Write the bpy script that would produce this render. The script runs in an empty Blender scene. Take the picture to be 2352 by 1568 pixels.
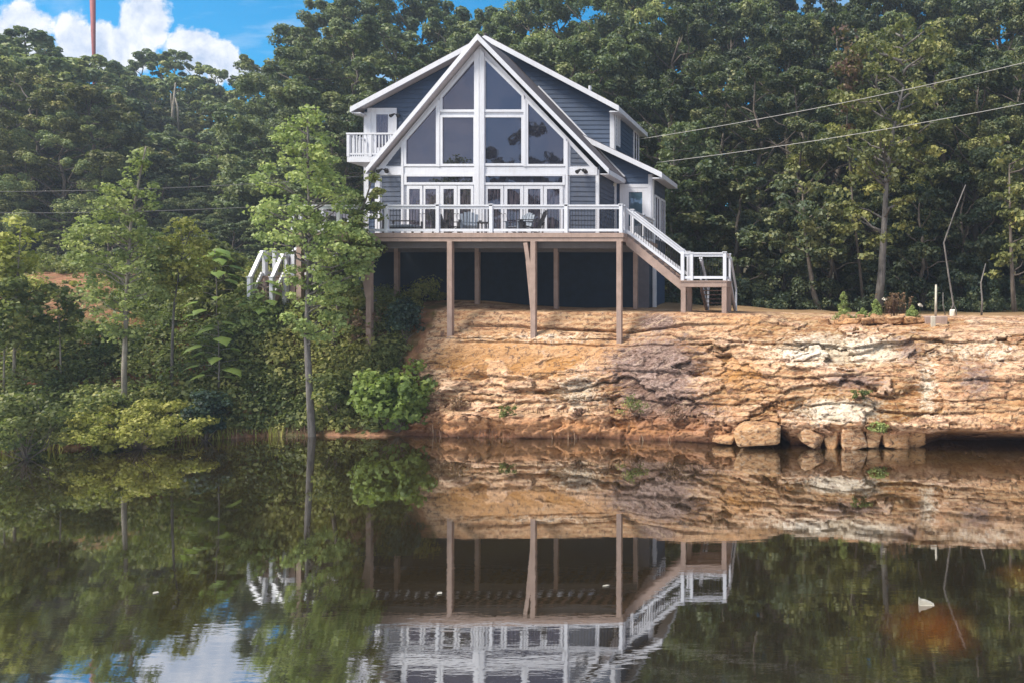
import bpy, math, random
import numpy as np
from mathutils import Vector, Matrix
random.seed(7); RNG = np.random.default_rng(7)
sc = bpy.context.scene; COL = sc.collection
R = math.radians

# ------------------------------------------------------------------ measured view
H, F, CX, CY = 4.84, 1700.0, 1900.0, 690.0      # eye height over the pond, focal length, vanishing point (photo at 2352 x 1568)
def W(px, py, Y): return Vector(((px-CX)*Y/F, Y, H+(CY-py)*Y/F))
def XZ(px, Y): return (px-CX)*Y/F
def ZY(py, Y): return H+(CY-py)*Y/F

# ------------------------------------------------------------------ noise (numpy)
_perm = np.random.default_rng(3).permutation(256); _perm = np.concatenate([_perm, _perm, _perm])
_grad = np.random.default_rng(4).normal(size=(256, 3)); _grad /= np.linalg.norm(_grad, axis=1)[:, None]
def _hash(i, j, k): return _perm[(_perm[(_perm[i & 255]+j) & 255]+k) & 255]
def perlin(P):
    P = np.asarray(P, float); I = np.floor(P).astype(int); f = P-I; u = f*f*f*(f*(f*6-15)+10); out = 0
    for a in (0, 1):
        for b in (0, 1):
            for c in (0, 1):
                g = _grad[_hash(I[:, 0]+a, I[:, 1]+b, I[:, 2]+c)]
                d = g[:, 0]*(f[:, 0]-a)+g[:, 1]*(f[:, 1]-b)+g[:, 2]*(f[:, 2]-c)
                w = (u[:, 0] if a else 1-u[:, 0])*(u[:, 1] if b else 1-u[:, 1])*(u[:, 2] if c else 1-u[:, 2])
                out = out+w*d
    return out*1.6
def fbm(P, o=4, g=.5):
    s = 0; a = 1; P = np.asarray(P, float).copy()
    for k in range(o): s = s+a*perlin(P+17.3*k); a *= g; P = P*2.03
    return s
def voro(P):
    P = np.asarray(P, float); I = np.floor(P).astype(int); F1 = np.full(len(P), 9.); F2 = np.full(len(P), 9.); ID = np.zeros(len(P), int)
    for a in (-1, 0, 1):
        for b in (-1, 0, 1):
            for c in (-1, 0, 1):
                h = _hash(I[:, 0]+a, I[:, 1]+b, I[:, 2]+c)
                q = I+np.array([a, b, c])+.5+.42*_grad[h]
                d = np.linalg.norm(q-P, axis=1); m = d < F1
                F2 = np.where(m, F1, np.minimum(F2, d)); ID = np.where(m, h, ID); F1 = np.where(m, d, F1)
    return F1, F2, ID/255.
def sstep(a, b, x):
    t = np.clip((x-a)/(b-a), 0, 1); return t*t*(3-2*t)

# ------------------------------------------------------------------ objects
BASE = {}
def tag(o, label=None, cat=None, group=None, kind=None):
    if label: o['label'] = label
    if cat: o['category'] = cat
    if group: o['group'] = group
    if kind: o['kind'] = kind
    return o
def thing(name, label, cat, loc=(0, 0, 0), group=None):
    o = bpy.data.objects.new(name, None); COL.objects.link(o); o.location = loc; o.empty_display_size = .2
    BASE[o.name] = Vector(loc); return tag(o, label, cat, group)
def link(name, me, mat, parent=None, loc=None):
    o = bpy.data.objects.new(name, me); COL.objects.link(o)
    if mat is not None and not me.materials: me.materials.append(mat)
    if parent is not None: o.parent = parent; BASE[o.name] = BASE[parent.name]
    else: BASE[o.name] = Vector(loc or (0, 0, 0)); o.location = BASE[o.name]
    return o
def copytree(o, parent=None):
    c = o.copy(); COL.objects.link(c); BASE[c.name] = BASE.get(o.name, Vector((0, 0, 0)))
    if parent is not None: c.parent = parent
    for ch in list(o.children): copytree(ch, c)
    return c

class MB:
    def __init__(s): s.v = []; s.f = []
    def add(s, vs, fs):
        n = len(s.v); s.v += [tuple(v) for v in vs]; s.f += [tuple(i+n for i in f) for f in fs]; return s
    def box(s, x0, x1, y0, y1, z0, z1):
        vs = [(x, y, z) for z in (z0, z1) for y in (y0, y1) for x in (x0, x1)]
        return s.add(vs, [(0, 2, 3, 1), (4, 5, 7, 6), (0, 1, 5, 4), (2, 6, 7, 3), (0, 4, 6, 2), (1, 3, 7, 5)])
    def bar(s, a, b, w, h, up=(0, 0, 1), ext=0):      # rectangular beam from a to b
        a = Vector(a); b = Vector(b); d = (b-a).normalized(); a = a-d*ext; b = b+d*ext; up = Vector(up)
        if abs(d.dot(up)) > .98: up = Vector((0, 1, 0))
        r = d.cross(up).normalized(); u = r.cross(d).normalized(); vs = []
        for p in (a, b):
            for i, j in ((-1, -1), (1, -1), (1, 1), (-1, 1)): vs.append(p+r*(i*w/2)+u*(j*h/2))
        return s.add(vs, [(3, 2, 1, 0), (4, 5, 6, 7), (0, 1, 5, 4), (1, 2, 6, 5), (2, 3, 7, 6), (3, 0, 4, 7)])
    def prism(s, poly, off):                         # polygon (world points) pushed along off
        n = len(poly); off = Vector(off); P = [Vector(p) for p in poly]
        nn = Vector((0, 0, 0))
        for i in range(n): nn += P[i].cross(P[(i+1) % n])
        if nn.dot(off) > 0: P = P[::-1]
        vs = P+[p+off for p in P]
        fs = [tuple(range(n)), tuple(range(2*n-1, n-1, -1))]+[(i, i+n, (i+1) % n+n, (i+1) % n) for i in range(n)]
        return s.add(vs, fs)
    def tube(s, pts, rad, n=7, cap=True):
        pts = [Vector(p) for p in pts]; base = len(s.v); prev = None; rings = []
        for i, p in enumerate(pts):
            d = (pts[min(i+1, len(pts)-1)]-pts[max(i-1, 0)]).normalized()
            if prev is None:
                a = Vector((1, 0, 0)) if abs(d.x) < .8 else Vector((0, 1, 0)); prev = (a-d*a.dot(d)).normalized()
            else: prev = (prev-d*prev.dot(d)).normalized()
            q = d.cross(prev); r = rad[i] if hasattr(rad, '__len__') else rad
            rings += [p+(prev*math.cos(2*math.pi*k/n)+q*math.sin(2*math.pi*k/n))*r for k in range(n)]
        fs = []
        for i in range(len(pts)-1):
            for k in range(n): a = i*n+k; b = i*n+(k+1) % n; fs.append((a, b, b+n, a+n))
        if cap: fs.append(tuple(range(n-1, -1, -1))); m = (len(pts)-1)*n; fs.append(tuple(range(m, m+n)))
        return s.add(rings, fs)
    def mesh(s, name, base=(0, 0, 0), smooth=False):
        me = bpy.data.meshes.new(name); b = Vector(base)
        me.from_pydata([tuple(Vector(v)-b) for v in s.v], [], s.f); me.update()
        if smooth: me.polygons.foreach_set('use_smooth', [True]*len(me.polygons))
        return me
    def build(s, name, mat, parent=None, smooth=False, loc=None, bevel=0):
        b = BASE[parent.name] if parent is not None else Vector(loc or (0, 0, 0))
        o = link(name, s.mesh(name, b, smooth), mat, parent, loc)
        if bevel:
            m = o.modifiers.new('bevel', 'BEVEL'); m.width = bevel; m.segments = 2; m.limit_method = 'ANGLE'
        return o
def quads_mesh(name, V, Q, attr=None, smooth=False):
    me = bpy.data.meshes.new(name); V = np.asarray(V, np.float32); Q = np.asarray(Q, np.int32); k = Q.shape[1]
    me.vertices.add(len(V)); me.vertices.foreach_set('co', V.ravel())
    me.loops.add(Q.size); me.loops.foreach_set('vertex_index', Q.ravel())
    me.polygons.add(len(Q)); me.polygons.foreach_set('loop_start', np.arange(0, Q.size, k, dtype=np.int32))
    try: me.polygons.foreach_set('loop_total', np.full(len(Q), k, np.int32))
    except Exception: pass
    if smooth: me.polygons.foreach_set('use_smooth', np.ones(len(Q), bool))
    me.update(calc_edges=True)
    for nm, a in (attr or {}).items():
        a = np.asarray(a, np.float32)
        if a.ndim == 1:
            t = me.attributes.new(nm, 'FLOAT', 'POINT'); t.data.foreach_set('value', a)
        else:
            t = me.attributes.new(nm, 'FLOAT_COLOR', 'POINT'); t.data.foreach_set('color', np.c_[a, np.ones(len(a), np.float32)].astype(np.float32).ravel())
    return me

# ------------------------------------------------------------------ materials
class NT:
    def __init__(s, name, world=False):
        if world: s.m = name
        else: s.m = bpy.data.materials.new(name); s.m.use_nodes = True
        s.t = s.m.node_tree; s.t.nodes.clear()
    def n(s, typ, ins=None, **kw):
        x = s.t.nodes.new(typ)
        for k, v in kw.items(): setattr(x, k, v)
        for k, v in (ins or {}).items(): s.put(x, k, v)
        return x
    def put(s, x, k, v):
        i = x.inputs[k]
        if hasattr(v, 'outputs'): v = v.outputs[0]
        if isinstance(v, bpy.types.NodeSocket): s.t.links.new(v, i)
        else:
            if isinstance(v, (tuple, list)) and len(v) == 3 and i.type == 'RGBA': v = (*v, 1)
            i.default_value = v
    def math(s, op, a, b=0., c=None, clamp=False):
        x = s.n('ShaderNodeMath', operation=op, use_clamp=clamp); s.put(x, 0, a); s.put(x, 1, b)
        if c is not None: s.put(x, 2, c)
        return x.outputs[0]
    def vmath(s, op, a, b=None):
        x = s.n('ShaderNodeVectorMath', operation=op); s.put(x, 0, a)
        if b is not None: s.put(x, 1, b)
        return x.outputs[0]
    def mix(s, f, a, b, blend='MIX'):
        x = s.n('ShaderNodeMix', data_type='RGBA', blend_type=blend); s.put(x, 0, f); s.put(x, 6, a); s.put(x, 7, b); return x.outputs[2]
    def ramp(s, f, stops):
        x = s.n('ShaderNodeValToRGB'); s.put(x, 0, f); e = x.color_ramp.elements
        while len(e) < len(stops): e.new(.5)
        for k, (p, c) in zip(e, stops):
            k.position = p; k.color = (c, c, c, 1) if not hasattr(c, '__len__') else (*c, 1)
        return x.outputs[0]
    def rng(s, f, a, b, c=0., d=1.):
        x = s.n('ShaderNodeMapRange', {0: f, 1: a, 2: b, 3: c, 4: d}); return x.outputs[0]
    def noise(s, vec, scale, detail=4, rough=.55, dist=0.):
        return s.n('ShaderNodeTexNoise', {'Vector': vec, 'Scale': scale, 'Detail': detail, 'Roughness': rough, 'Distortion': dist})
    def out(s, sh, disp=None, vol=None):
        o = s.n('ShaderNodeOutputMaterial')
        if sh is not None: s.put(o, 'Surface', sh)
        if vol is not None: s.put(o, 'Volume', vol)
        return s.m
def pos(t): return t.n('ShaderNodeNewGeometry').outputs['Position']
def obco(t): return t.n('ShaderNodeTexCoord').outputs['Object']
def painted(name, col, rough=.5, var=.12, bump=.0, scale=3., dirt=None):
    t = NT(name); p = pos(t); n = t.noise(p, scale, 5, .6)
    d = t.mix(t.rng(n.outputs[0], .3, .7), tuple(c*(1-var) for c in col), tuple(min(1, c*(1+var)) for c in col))
    n2 = t.noise(t.vmath('MULTIPLY', p, (9, 9, 1.2)), 1.5, 4)
    d = t.mix(t.rng(n2.outputs[0], .5, .8, 0, .45), d, dirt or tuple(c*.72 for c in col))
    b = t.n('ShaderNodeBsdfPrincipled', {'Base Color': d, 'Roughness': rough})
    if bump:
        bp = t.n('ShaderNodeBump', {'Height': t.noise(p, 40, 4).outputs[0], 'Strength': bump, 'Distance': .01}); t.put(b, 'Normal', bp)
    return t.out(b)
M = {}
M['white'] = painted('white_paint', (.63, .645, .70), .45, .05, dirt=(.52, .5, .49))
M['soffit'] = painted('soffit_boards', (.56, .50, .50), .6, .06)
M['siding'] = painted('slate_blue_siding', (.034, .062, .122), .55, .14, .15, dirt=(.03, .052, .085))
M['siding_warm'] = painted('slate_siding_worn', (.052, .068, .108), .6, .14, .15, dirt=(.07, .06, .06))
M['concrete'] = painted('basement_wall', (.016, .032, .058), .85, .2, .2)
M['wood'] = painted('brown_stain_wood', (.33, .235, .195), .7, .16, .25, dirt=(.17, .115, .09))
M['dark_metal'] = painted('black_metal', (.018, .018, .02), .4, .2)
M['chair_grey'] = painted('grey_plastic_wood', (.17, .20, .25), .55, .15)
M['chair_dark'] = painted('dark_plastic_wood', (.035, .035, .042), .5, .2)
M['rust'] = painted('rust_red_steel', (.26, .05, .045), .7, .2)
M['cable'] = painted('aluminium_cable', (.42, .41, .39), .6, .1)
M['cable_dark'] = painted('dark_cable', (.10, .10, .10), .6, .1)
M['palewood'] = painted('weathered_pole', (.5, .46, .38), .8, .2)
M['plastic'] = painted('white_plastic', (.78, .76, .68), .4, .06)
def shingle():
    t = NT('dark_shingles'); p = pos(t)
    b = t.n('ShaderNodeTexBrick', {'Vector': t.n('ShaderNodeCombineXYZ', {0: t.math('MULTIPLY', t.n('ShaderNodeSeparateXYZ', {0: p}).outputs[1], 1.), 1: t.n('ShaderNodeSeparateXYZ', {0: p}).outputs[2]}), 'Color1': (.055, .045, .055), 'Color2': (.085, .07, .08), 'Mortar': (.03, .025, .03), 'Scale': 1., 'Mortar Size': .012, 'Brick Width': .3, 'Row Height': .11})
    n = t.noise(p, 14, 5, .7)
    c = t.mix(t.rng(n.outputs[0], .35, .7), b.outputs[0], (.10, .085, .095))
    return t.out(t.n('ShaderNodeBsdfPrincipled', {'Base Color': c, 'Roughness': .9}))
M['shingle'] = shingle()
def glass(name, base, refl, rough=.02, curtain=None):
    t = NT(name); p = pos(t)
    c = base
    if curtain:
        x = t.n('ShaderNodeSeparateXYZ', {0: p})
        w = t.noise(t.n('ShaderNodeCombineXYZ', {0: t.math('MULTIPLY', x.outputs[0], 14.), 1: 0., 2: t.math('MULTIPLY', x.outputs[2], 1.3)}), 1, 4, .6)
        c = t.mix(t.rng(w.outputs[0], .42, .66), base, curtain)
    d = t.n('ShaderNodeBsdfDiffuse', {0: c})
    bp = t.n('ShaderNodeBump', {'Height': t.noise(p, 1.3, 2).outputs[0], 'Strength': .05, 'Distance': .05})
    g = t.n('ShaderNodeBsdfGlossy', {'Color': (.78, .76, .95, 1), 'Roughness': rough, 'Normal': bp})
    fr = t.n('ShaderNodeFresnel', {'IOR': 1.5})
    return t.out(t.n('ShaderNodeMixShader', {0: t.math('ADD', fr, refl), 1: d, 2: g}))
M['glass'] = glass('window_glass', (.018, .018, .026), .09)
M['doorglass'] = glass('door_glass', (.02, .02, .03), .07, curtain=(.10, .085, .10))
M['cleanglass'] = glass('blue_door_glass', (.05, .10, .14), .14)

def leafmat(name, dark, mid, light, transl=.35, rnd=.25, rough=.55):
    t = NT(name); a = t.n('ShaderNodeAttribute', attribute_name='tint')
    oi = t.n('ShaderNodeObjectInfo')
    f = t.math('ADD', a.outputs['Fac'], t.math('MULTIPLY', t.math('SUBTRACT', oi.outputs['Random'], .5), rnd))
    c = t.ramp(f, [(0, dark), (.5, mid), (1, light)])
    hs = t.n('ShaderNodeHueSaturation', {'Hue': t.rng(oi.outputs['Random'], 0, 1, .485, .512), 'Saturation': .95, 'Color': c})
    p = t.n('ShaderNodeBsdfPrincipled', {'Base Color': hs, 'Roughness': rough, 'Specular IOR Level': .35})
    tr = t.n('ShaderNodeBsdfTranslucent', {'Color': t.mix(.6, hs, (.16, .22, .03), 'MIX')})
    return t.out(t.n('ShaderNodeMixShader', {0: transl, 1: p, 2: tr}))
M['leaf_wood'] = leafmat('wood_foliage', (.050, .090, .046), (.145, .190, .086), (.32, .335, .125), .32, rnd=.5)
M['leaf_far'] = leafmat('far_foliage', (.085, .140, .072), (.205, .265, .115), (.43, .44, .14), .34, rnd=.7)
M['leaf_right'] = leafmat('dark_wood_foliage', (.030, .056, .038), (.098, .126, .064), (.28, .265, .095), .27, rnd=.5)
M['leaf_olive'] = leafmat('olive_foliage', (.06, .074, .03), (.19, .20, .066), (.42, .38, .11), .32)
M['leaf_young'] = leafmat('young_tree_foliage', (.17, .24, .075), (.38, .46, .15), (.60, .64, .20), .45)
M['leaf_yellow'] = leafmat('yellow_green_foliage', (.24, .27, .05), (.46, .47, .10), (.66, .63, .16), .45)
M['leaf_bright'] = leafmat('bright_green_foliage', (.085, .15, .032), (.21, .31, .065), (.38, .47, .12), .42)
M['leaf_dark'] = leafmat('dark_evergreen_foliage', (.018, .040, .034), (.042, .078, .056), (.09, .15, .09), .25)
M['leaf_bush'] = leafmat('bank_undergrowth', (.075, .11, .04), (.22, .25, .08), (.46, .43, .125), .45)
M['leaf_dry'] = leafmat('dry_stems', (.15, .08, .05), (.29, .165, .10), (.43, .29, .18), .2)
M['leaf_red'] = leafmat('reddish_foliage', (.06, .03, .028), (.15, .07, .055), (.20, .15, .07))
M['petal'] = painted('white_petals', (.75, .7, .6), .6, .05)
def bark(name, a, b, sc=1.):
    t = NT(name); p = obco(t)
    n = t.noise(t.vmath('MULTIPLY', p, (9*sc, 9*sc, 1.6*sc)), 1.4, 6, .65); n2 = t.noise(p, 2.2, 4)
    c = t.mix(t.rng(n.outputs[0], .35, .68), a, b); c = t.mix(t.rng(n2.outputs[0], .45, .65, 0, .5), c, tuple(k*.55 for k in a))
    bp = t.n('ShaderNodeBump', {'Height': n.outputs[0], 'Strength': .6, 'Distance': .03})
    return t.out(t.n('ShaderNodeBsdfPrincipled', {'Base Color': c, 'Roughness': .9, 'Normal': bp}))
M['bark'] = bark('brown_bark', (.10, .08, .065), (.20, .165, .135))
M['bark_pale'] = bark('pale_bark', (.17, .15, .12), (.38, .34, .28))
M['bark_grey'] = bark('grey_bark', (.10, .09, .085), (.23, .21, .195))
# ------------------------------------------------------------------ terrain: pond, rock bank, earth bank, hillside
KEYS = {  # shoreline column (photo px at 27 m): waterline ... ground behind, as (Y, Z)
 -900: [(17.5, 0), (18.2, .6), (19, 1.2), (21, 2.3), (23.5, 3.4), (26, 4.6), (29.5, 5.5), (33, 6.1)],
 -300: [(20.2, 0), (20.8, .6), (21.6, 1.2), (23.3, 2.3), (25, 3.3), (27.4, 4.5), (30.2, 5.4), (33, 6.1)],
 0:    [(21.7, 0), (22.3, .55), (23, 1.1), (24.5, 2.2), (26, 3.2), (28, 4.3), (30.5, 5.25), (33, 6.0)],
 230:  [(23.4, 0), (24.0, .5), (24.8, 1.1), (26, 2.1), (27.3, 3.2), (29, 4.25), (30.8, 5.05), (33, 5.8)],
 420:  [(24.8, 0), (25.3, .45), (26, 1.1), (27, 2.1), (28, 3.1), (29.3, 4.1), (30.8, 4.8), (33, 5.4)],
 520:  [(25.6, 0), (26.0, .4), (26.4, 1.1), (26.9, 2.0), (27.4, 3.0), (27.9, 3.85), (28.8, 4.4), (32, 5.0)],
 640:  [(26.4, 0), (26.7, .4), (26.95, 1.1), (27.2, 2.0), (27.5, 3.0), (27.85, 3.8), (28.4, 4.27), (31.5, 4.7)],
 740:  [(26.5, 0), (26.9, .35), (27.2, 1.0), (27.6, 1.9), (28.0, 2.8), (28.4, 3.6), (29.0, 4.2), (31.5, 4.65)],
 850:  [(26.3, 0), (27.0, .22), (27.5, .9), (27.9, 1.8), (28.2, 2.7), (28.6, 3.6), (29.4, 4.5), (31, 4.85)],
 960:  [(26.7, 0), (26.95, .3), (27.3, .85), (27.55, 1.9), (27.8, 3.1), (28.4, 3.8), (28.9, 4.46), (31, 4.8)],
 1060: [(26.3, 0), (26.45, .72), (26.85, .82), (27.3, 1.95), (27.75, 3.2), (28.42, 3.72), (28.8, 4.40), (31, 4.62)],
 1226: [(26.1, 0), (26.3, .76), (26.7, .84), (27.2, 1.9), (27.7, 3.12), (28.45, 3.58), (28.8, 4.38), (31, 4.5)],
 1423: [(26.1, 0), (26.25, .8), (26.6, .88), (27.1, 1.9), (27.75, 3.0), (28.36, 3.4), (28.7, 4.36), (31, 4.5)],
 1560: [(25.6, 0), (25.75, .75), (26.1, .9), (26.7, 2.0), (27.3, 3.1), (27.85, 3.75), (28.25, 4.36), (31, 4.42)],
 1740: [(25.1, 0), (24.85, .75), (25.1, 1.0), (25.9, 2.1), (26.7, 3.25), (27.6, 3.8), (28.3, 4.3), (31, 4.35)],
 1776: [(25.0, 0), (24.75, .8), (25.0, 1.05), (25.8, 2.1), (26.7, 3.3), (27.7, 3.8), (28.8, 4.25), (31, 4.33)],
 1798: [(26.4, 0), (24.5, .8), (24.75, 1.1), (25.6, 2.1), (26.5, 3.35), (27.7, 3.8), (29.1, 4.22), (31, 4.32)],
 1822: [(25.0, 0), (24.4, .8), (24.55, 1.15), (25.4, 2.15), (26.4, 3.38), (27.6, 3.8), (29.3, 4.2), (31, 4.3)],
 2000: [(25.05, 0), (24.15, .8), (24.25, 1.25), (25.0, 2.3), (26.1, 3.5), (27.4, 3.9), (29.2, 4.16), (31, 4.26)],
 2110: [(25.2, 0), (24.0, .76), (24.1, 1.28), (24.8, 2.3), (25.9, 3.55), (27.3, 3.9), (29.1, 4.14), (31, 4.24)],
 2150: [(26.1, 0), (23.85, .72), (24.0, 1.3), (24.6, 2.35), (25.8, 3.58), (27.2, 3.92), (29, 4.12), (31, 4.22)],
 2352: [(25.8, 0), (23.55, .62), (23.7, 1.3), (24.2, 2.4), (25.3, 3.62), (27, 3.95), (29, 4.1), (31, 4.2)],
 2900: [(25.0, 0), (23.0, .7), (23.2, 1.3), (23.8, 2.4), (25.0, 3.62), (27, 3.95), (29, 4.1), (31, 4.2)]}
_kp = sorted(KEYS); _kx = np.array([XZ(p, 27.) for p in _kp]); _ky = np.array([[k[0] for k in KEYS[p]] for p in _kp]); _kz = np.array([[k[1] for k in KEYS[p]] for p in _kp])
def prof(X):
    X = np.atleast_1d(X); return (np.stack([np.interp(X, _kx, _ky[:, i]) for i in range(8)], 1), np.stack([np.interp(X, _kx, _kz[:, i]) for i in range(8)], 1))
def rise(X, Y):
    X = np.asarray(X, float); Y = np.asarray(Y, float)
    left = 1-sstep(-26, -12, X*31/np.maximum(Y, 31))
    return .02*np.maximum(Y-33, 0)+left*.35*np.clip(Y-56, 0, 30)+(1-left)*.06*np.maximum(Y-46, 0)
def ground(x, y):
    x = np.atleast_1d(np.asarray(x, float)); y = np.atleast_1d(np.asarray(y, float)); ky, kz = prof(x); out = np.zeros(len(x))
    for i in range(len(x)):
        yy = np.maximum.accumulate(ky[i]); out[i] = np.interp(y[i], yy, kz[i])
        if y[i] > yy[-1]: out[i] = kz[i, -1]+rise(x[i], y[i])
    return out
def gz(x, y): return float(ground(x, y)[0])

def rock_amount(X): return sstep(XZ(895, 27), XZ(985, 27), X)
def sheet(xs, rows, name, mat):
    """rows: number of samples between successive profile keys (key 0 is 1.6 m under water)"""
    ky, kz = prof(xs); n = len(xs)
    ky = np.c_[ky[:, :1]+.25, ky]; kz = np.c_[np.full((n, 1), -1.6), kz]
    ts = []
    for i, r in enumerate(rows): ts += list(i+np.arange(r)/r)
    ts.append(len(rows)); ts = np.array(ts); i0 = np.minimum(ts.astype(int), len(rows)-1); f = ts-i0
    Yg = ky[:, i0]*(1-f)+ky[:, i0+1]*f; Zg = kz[:, i0]*(1-f)+kz[:, i0+1]*f
    # blur corners a little
    for _ in range(3):
        Yg[:, 1:-1] = (Yg[:, :-2]+2*Yg[:, 1:-1]+Yg[:, 2:])/4; Zg[:, 1:-1] = (Zg[:, :-2]+2*Zg[:, 1:-1]+Zg[:, 2:])/4
    Xg = np.repeat(xs[:, None], len(ts), 1)
    P = np.stack([Xg, Yg, Zg], -1).reshape(-1, 3)
    fade = np.tile(1-sstep(6.6, 7.9, ts), n)          # join flush with the hillside
    rk = rock_amount(P[:, 0])*fade; so = (1-rock_amount(P[:, 0]))*fade
    X, Y, Z = P.T
    warp = .35*fbm(np.c_[X*.22, Y*.3, Z*.5], 3)
    # bedding layers: each bed sticks out by its own amount and bulges
    face = sstep(-.3, .4, Z)*(1-sstep(3.9, 4.7, Z))
    bed = np.zeros(len(P)); cracks = np.zeros(len(P))
    zb = Z+warp*.6+.05*fbm(np.c_[X*1.4, Y, Z*2], 3)
    lay = np.array([-2, -.2, .42, .84, 1.28, 1.62, 2.2, 2.75, 3.36, 3.62, 4.5, 6]); li = np.clip(np.searchsorted(lay, zb)-1, 0, len(lay)-2)
    lt = (zb-lay[li])/(lay[li+1]-lay[li]); off = np.array([.1, .05, .1, -.14, .08, -.1, .12, -.04, .12, -.18, .14])[li]; rightp = sstep(XZ(1380, 27), XZ(1700, 27), X)
    cellid = None; var = perlin(np.c_[X*.35+li*9.1, li*3.7, 0*X]); lyr = perlin(np.c_[X*.09+3, 0*X, Z*.3])
    bed = off*(.5+1.1*var)*(.6+.15*rightp)+.08*(.35+.65*rightp)*np.minimum(1, lt*9)*np.minimum(1, (1-lt)*6)
    # blocks
    jx = .55*fbm(np.c_[X*1.1, Y, Z*1.6]+7, 4); jz = .5*fbm(np.c_[X*1.3, Y, Z*2.2]+31, 4); patch = sstep(-.15, .35, perlin(np.c_[X*.55, Y*.3, Z*.9]+11))
    bx = np.c_[X*.55+.35*warp+jx*.5, Y*.4, Z*1.5+warp+jz*.5]; F1, F2, ID = voro(bx); e1 = F2-F1
    bl = (ID-.5)*.40+.09*sstep(0, .12, e1)*(.2+.8*patch)
    F1b, F2b, IDb = voro(np.c_[X*1.7+jx, Y*1.2, Z*4.6+warp*2+jz]+5); e2 = F2b-F1b
    bl2 = (IDb-.5)*.15+.05*sstep(0, .14, e2)*patch
    rough = .15*fbm(np.c_[X*.5, Y*.5, Z*.9], 4)+.04*fbm(np.c_[X*1.4, Y*2, Z*4.5], 4)+.022*fbm(np.c_[X*6, Y*7, Z*16], 3)
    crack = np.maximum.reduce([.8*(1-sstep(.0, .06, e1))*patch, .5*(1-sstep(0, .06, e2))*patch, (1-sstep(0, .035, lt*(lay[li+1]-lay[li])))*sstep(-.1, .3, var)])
    blk = sstep(-.25, .35, perlin(np.c_[X*.14+1.7, 0*X, Z*.35+4])+sstep(XZ(1500, 27), XZ(1750, 27), X)*.6-.1)    # smooth left part, broken right part
    smooth_zone = sstep(XZ(940, 27), XZ(1000, 27), X)*(1-sstep(XZ(1330, 27), XZ(1440, 27), X))*sstep(1.9, 2.4, Z)*(1-sstep(3.1, 3.4, Z))
    d = (bed+bl*(.15+.85*blk)+bl2*(.2+.8*blk)+rough*(.75+.25*rightp)+.16*(1-rightp)*fbm(np.c_[X*.8+Z*.5, Y*.5, Z*1.1-X*.25], 3))*(1-.7*smooth_zone)
    d = d*rk*(.25+.75*face)
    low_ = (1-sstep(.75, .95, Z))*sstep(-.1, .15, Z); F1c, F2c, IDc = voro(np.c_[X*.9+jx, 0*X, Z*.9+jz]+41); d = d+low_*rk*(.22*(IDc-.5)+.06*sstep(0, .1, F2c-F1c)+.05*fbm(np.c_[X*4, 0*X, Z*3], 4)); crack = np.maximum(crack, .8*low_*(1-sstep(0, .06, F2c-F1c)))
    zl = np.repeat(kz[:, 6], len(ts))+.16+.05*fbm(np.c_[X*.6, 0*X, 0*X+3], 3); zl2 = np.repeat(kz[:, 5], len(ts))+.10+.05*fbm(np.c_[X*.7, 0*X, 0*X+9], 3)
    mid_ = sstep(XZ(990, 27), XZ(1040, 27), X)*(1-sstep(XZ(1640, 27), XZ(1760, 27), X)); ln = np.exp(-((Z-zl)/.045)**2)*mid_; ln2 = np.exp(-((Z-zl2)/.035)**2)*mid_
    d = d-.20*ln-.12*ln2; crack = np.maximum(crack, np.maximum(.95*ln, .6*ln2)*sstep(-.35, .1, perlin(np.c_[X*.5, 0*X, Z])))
    top = sstep(3.5, 4.1, Z)
    Yn = Y-d*(1-.6*top); Zn = Z+.18*d*(1-top)+.35*d*top
    soil = .22*fbm(np.c_[X*.5, Y*.5, Z*.5], 5)+.05*fbm(np.c_[X*3, Y*3, Z*3], 3)
    Zn = Zn+soil*so*sstep(-.5, .6, Z); Yn = Yn-.3*soil*so
    P = np.c_[X, Yn, Zn]
    m = len(ts); a = (np.arange(n-1)[:, None]*m+np.arange(m-1)[None, :]).ravel()
    Q = np.c_[a, a+m, a+m+1, a+1]
    # what the stone itself is coloured like
    pxl = CX+X*F/27.; pyl = CY-(Z-H)*F/27.
    def blob(cx, cy, rx, ry): return np.exp(-((pxl-cx)/rx)**2-((pyl-cy)/ry)**2)
    orange = 1.0*blob(1180, 820, 230, 55)+.8*blob(1300, 975, 420, 24)+.7*blob(1710, 850, 60, 45)+.35*blob(2250, 930, 160, 60)+.6*blob(1690, 740, 80, 14)
    cream = .95*blob(1920, 800, 150, 32)+.5*blob(2230, 800, 90, 30)+1.1*blob(1925, 920, 90, 24)+.6*blob(2110, 880, 26, 60)+.6*blob(1330, 900, 70, 45)+.45*blob(1210, 780, 200, 14)
    grey = 1.1*blob(1500, 840, 100, 55)+.95*blob(1530, 930, 90, 40)+1.0*blob(1490, 742, 50, 18)+.55*blob(2210, 850, 36, 40)+.6*blob(1960, 860, 60, 20)+.5*blob(2080, 800, 30, 30)+.8*blob(2300, 1010, 200, 25)+.3*blob(1640, 960, 60, 40)
    zone = np.clip(np.c_[orange, cream, grey], 0, 1)
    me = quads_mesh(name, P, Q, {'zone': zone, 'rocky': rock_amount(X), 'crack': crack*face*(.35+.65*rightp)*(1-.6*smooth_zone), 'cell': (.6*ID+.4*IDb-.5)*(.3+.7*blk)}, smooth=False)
    return link(name, me, mat), P.reshape(n, m, 3)

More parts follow.
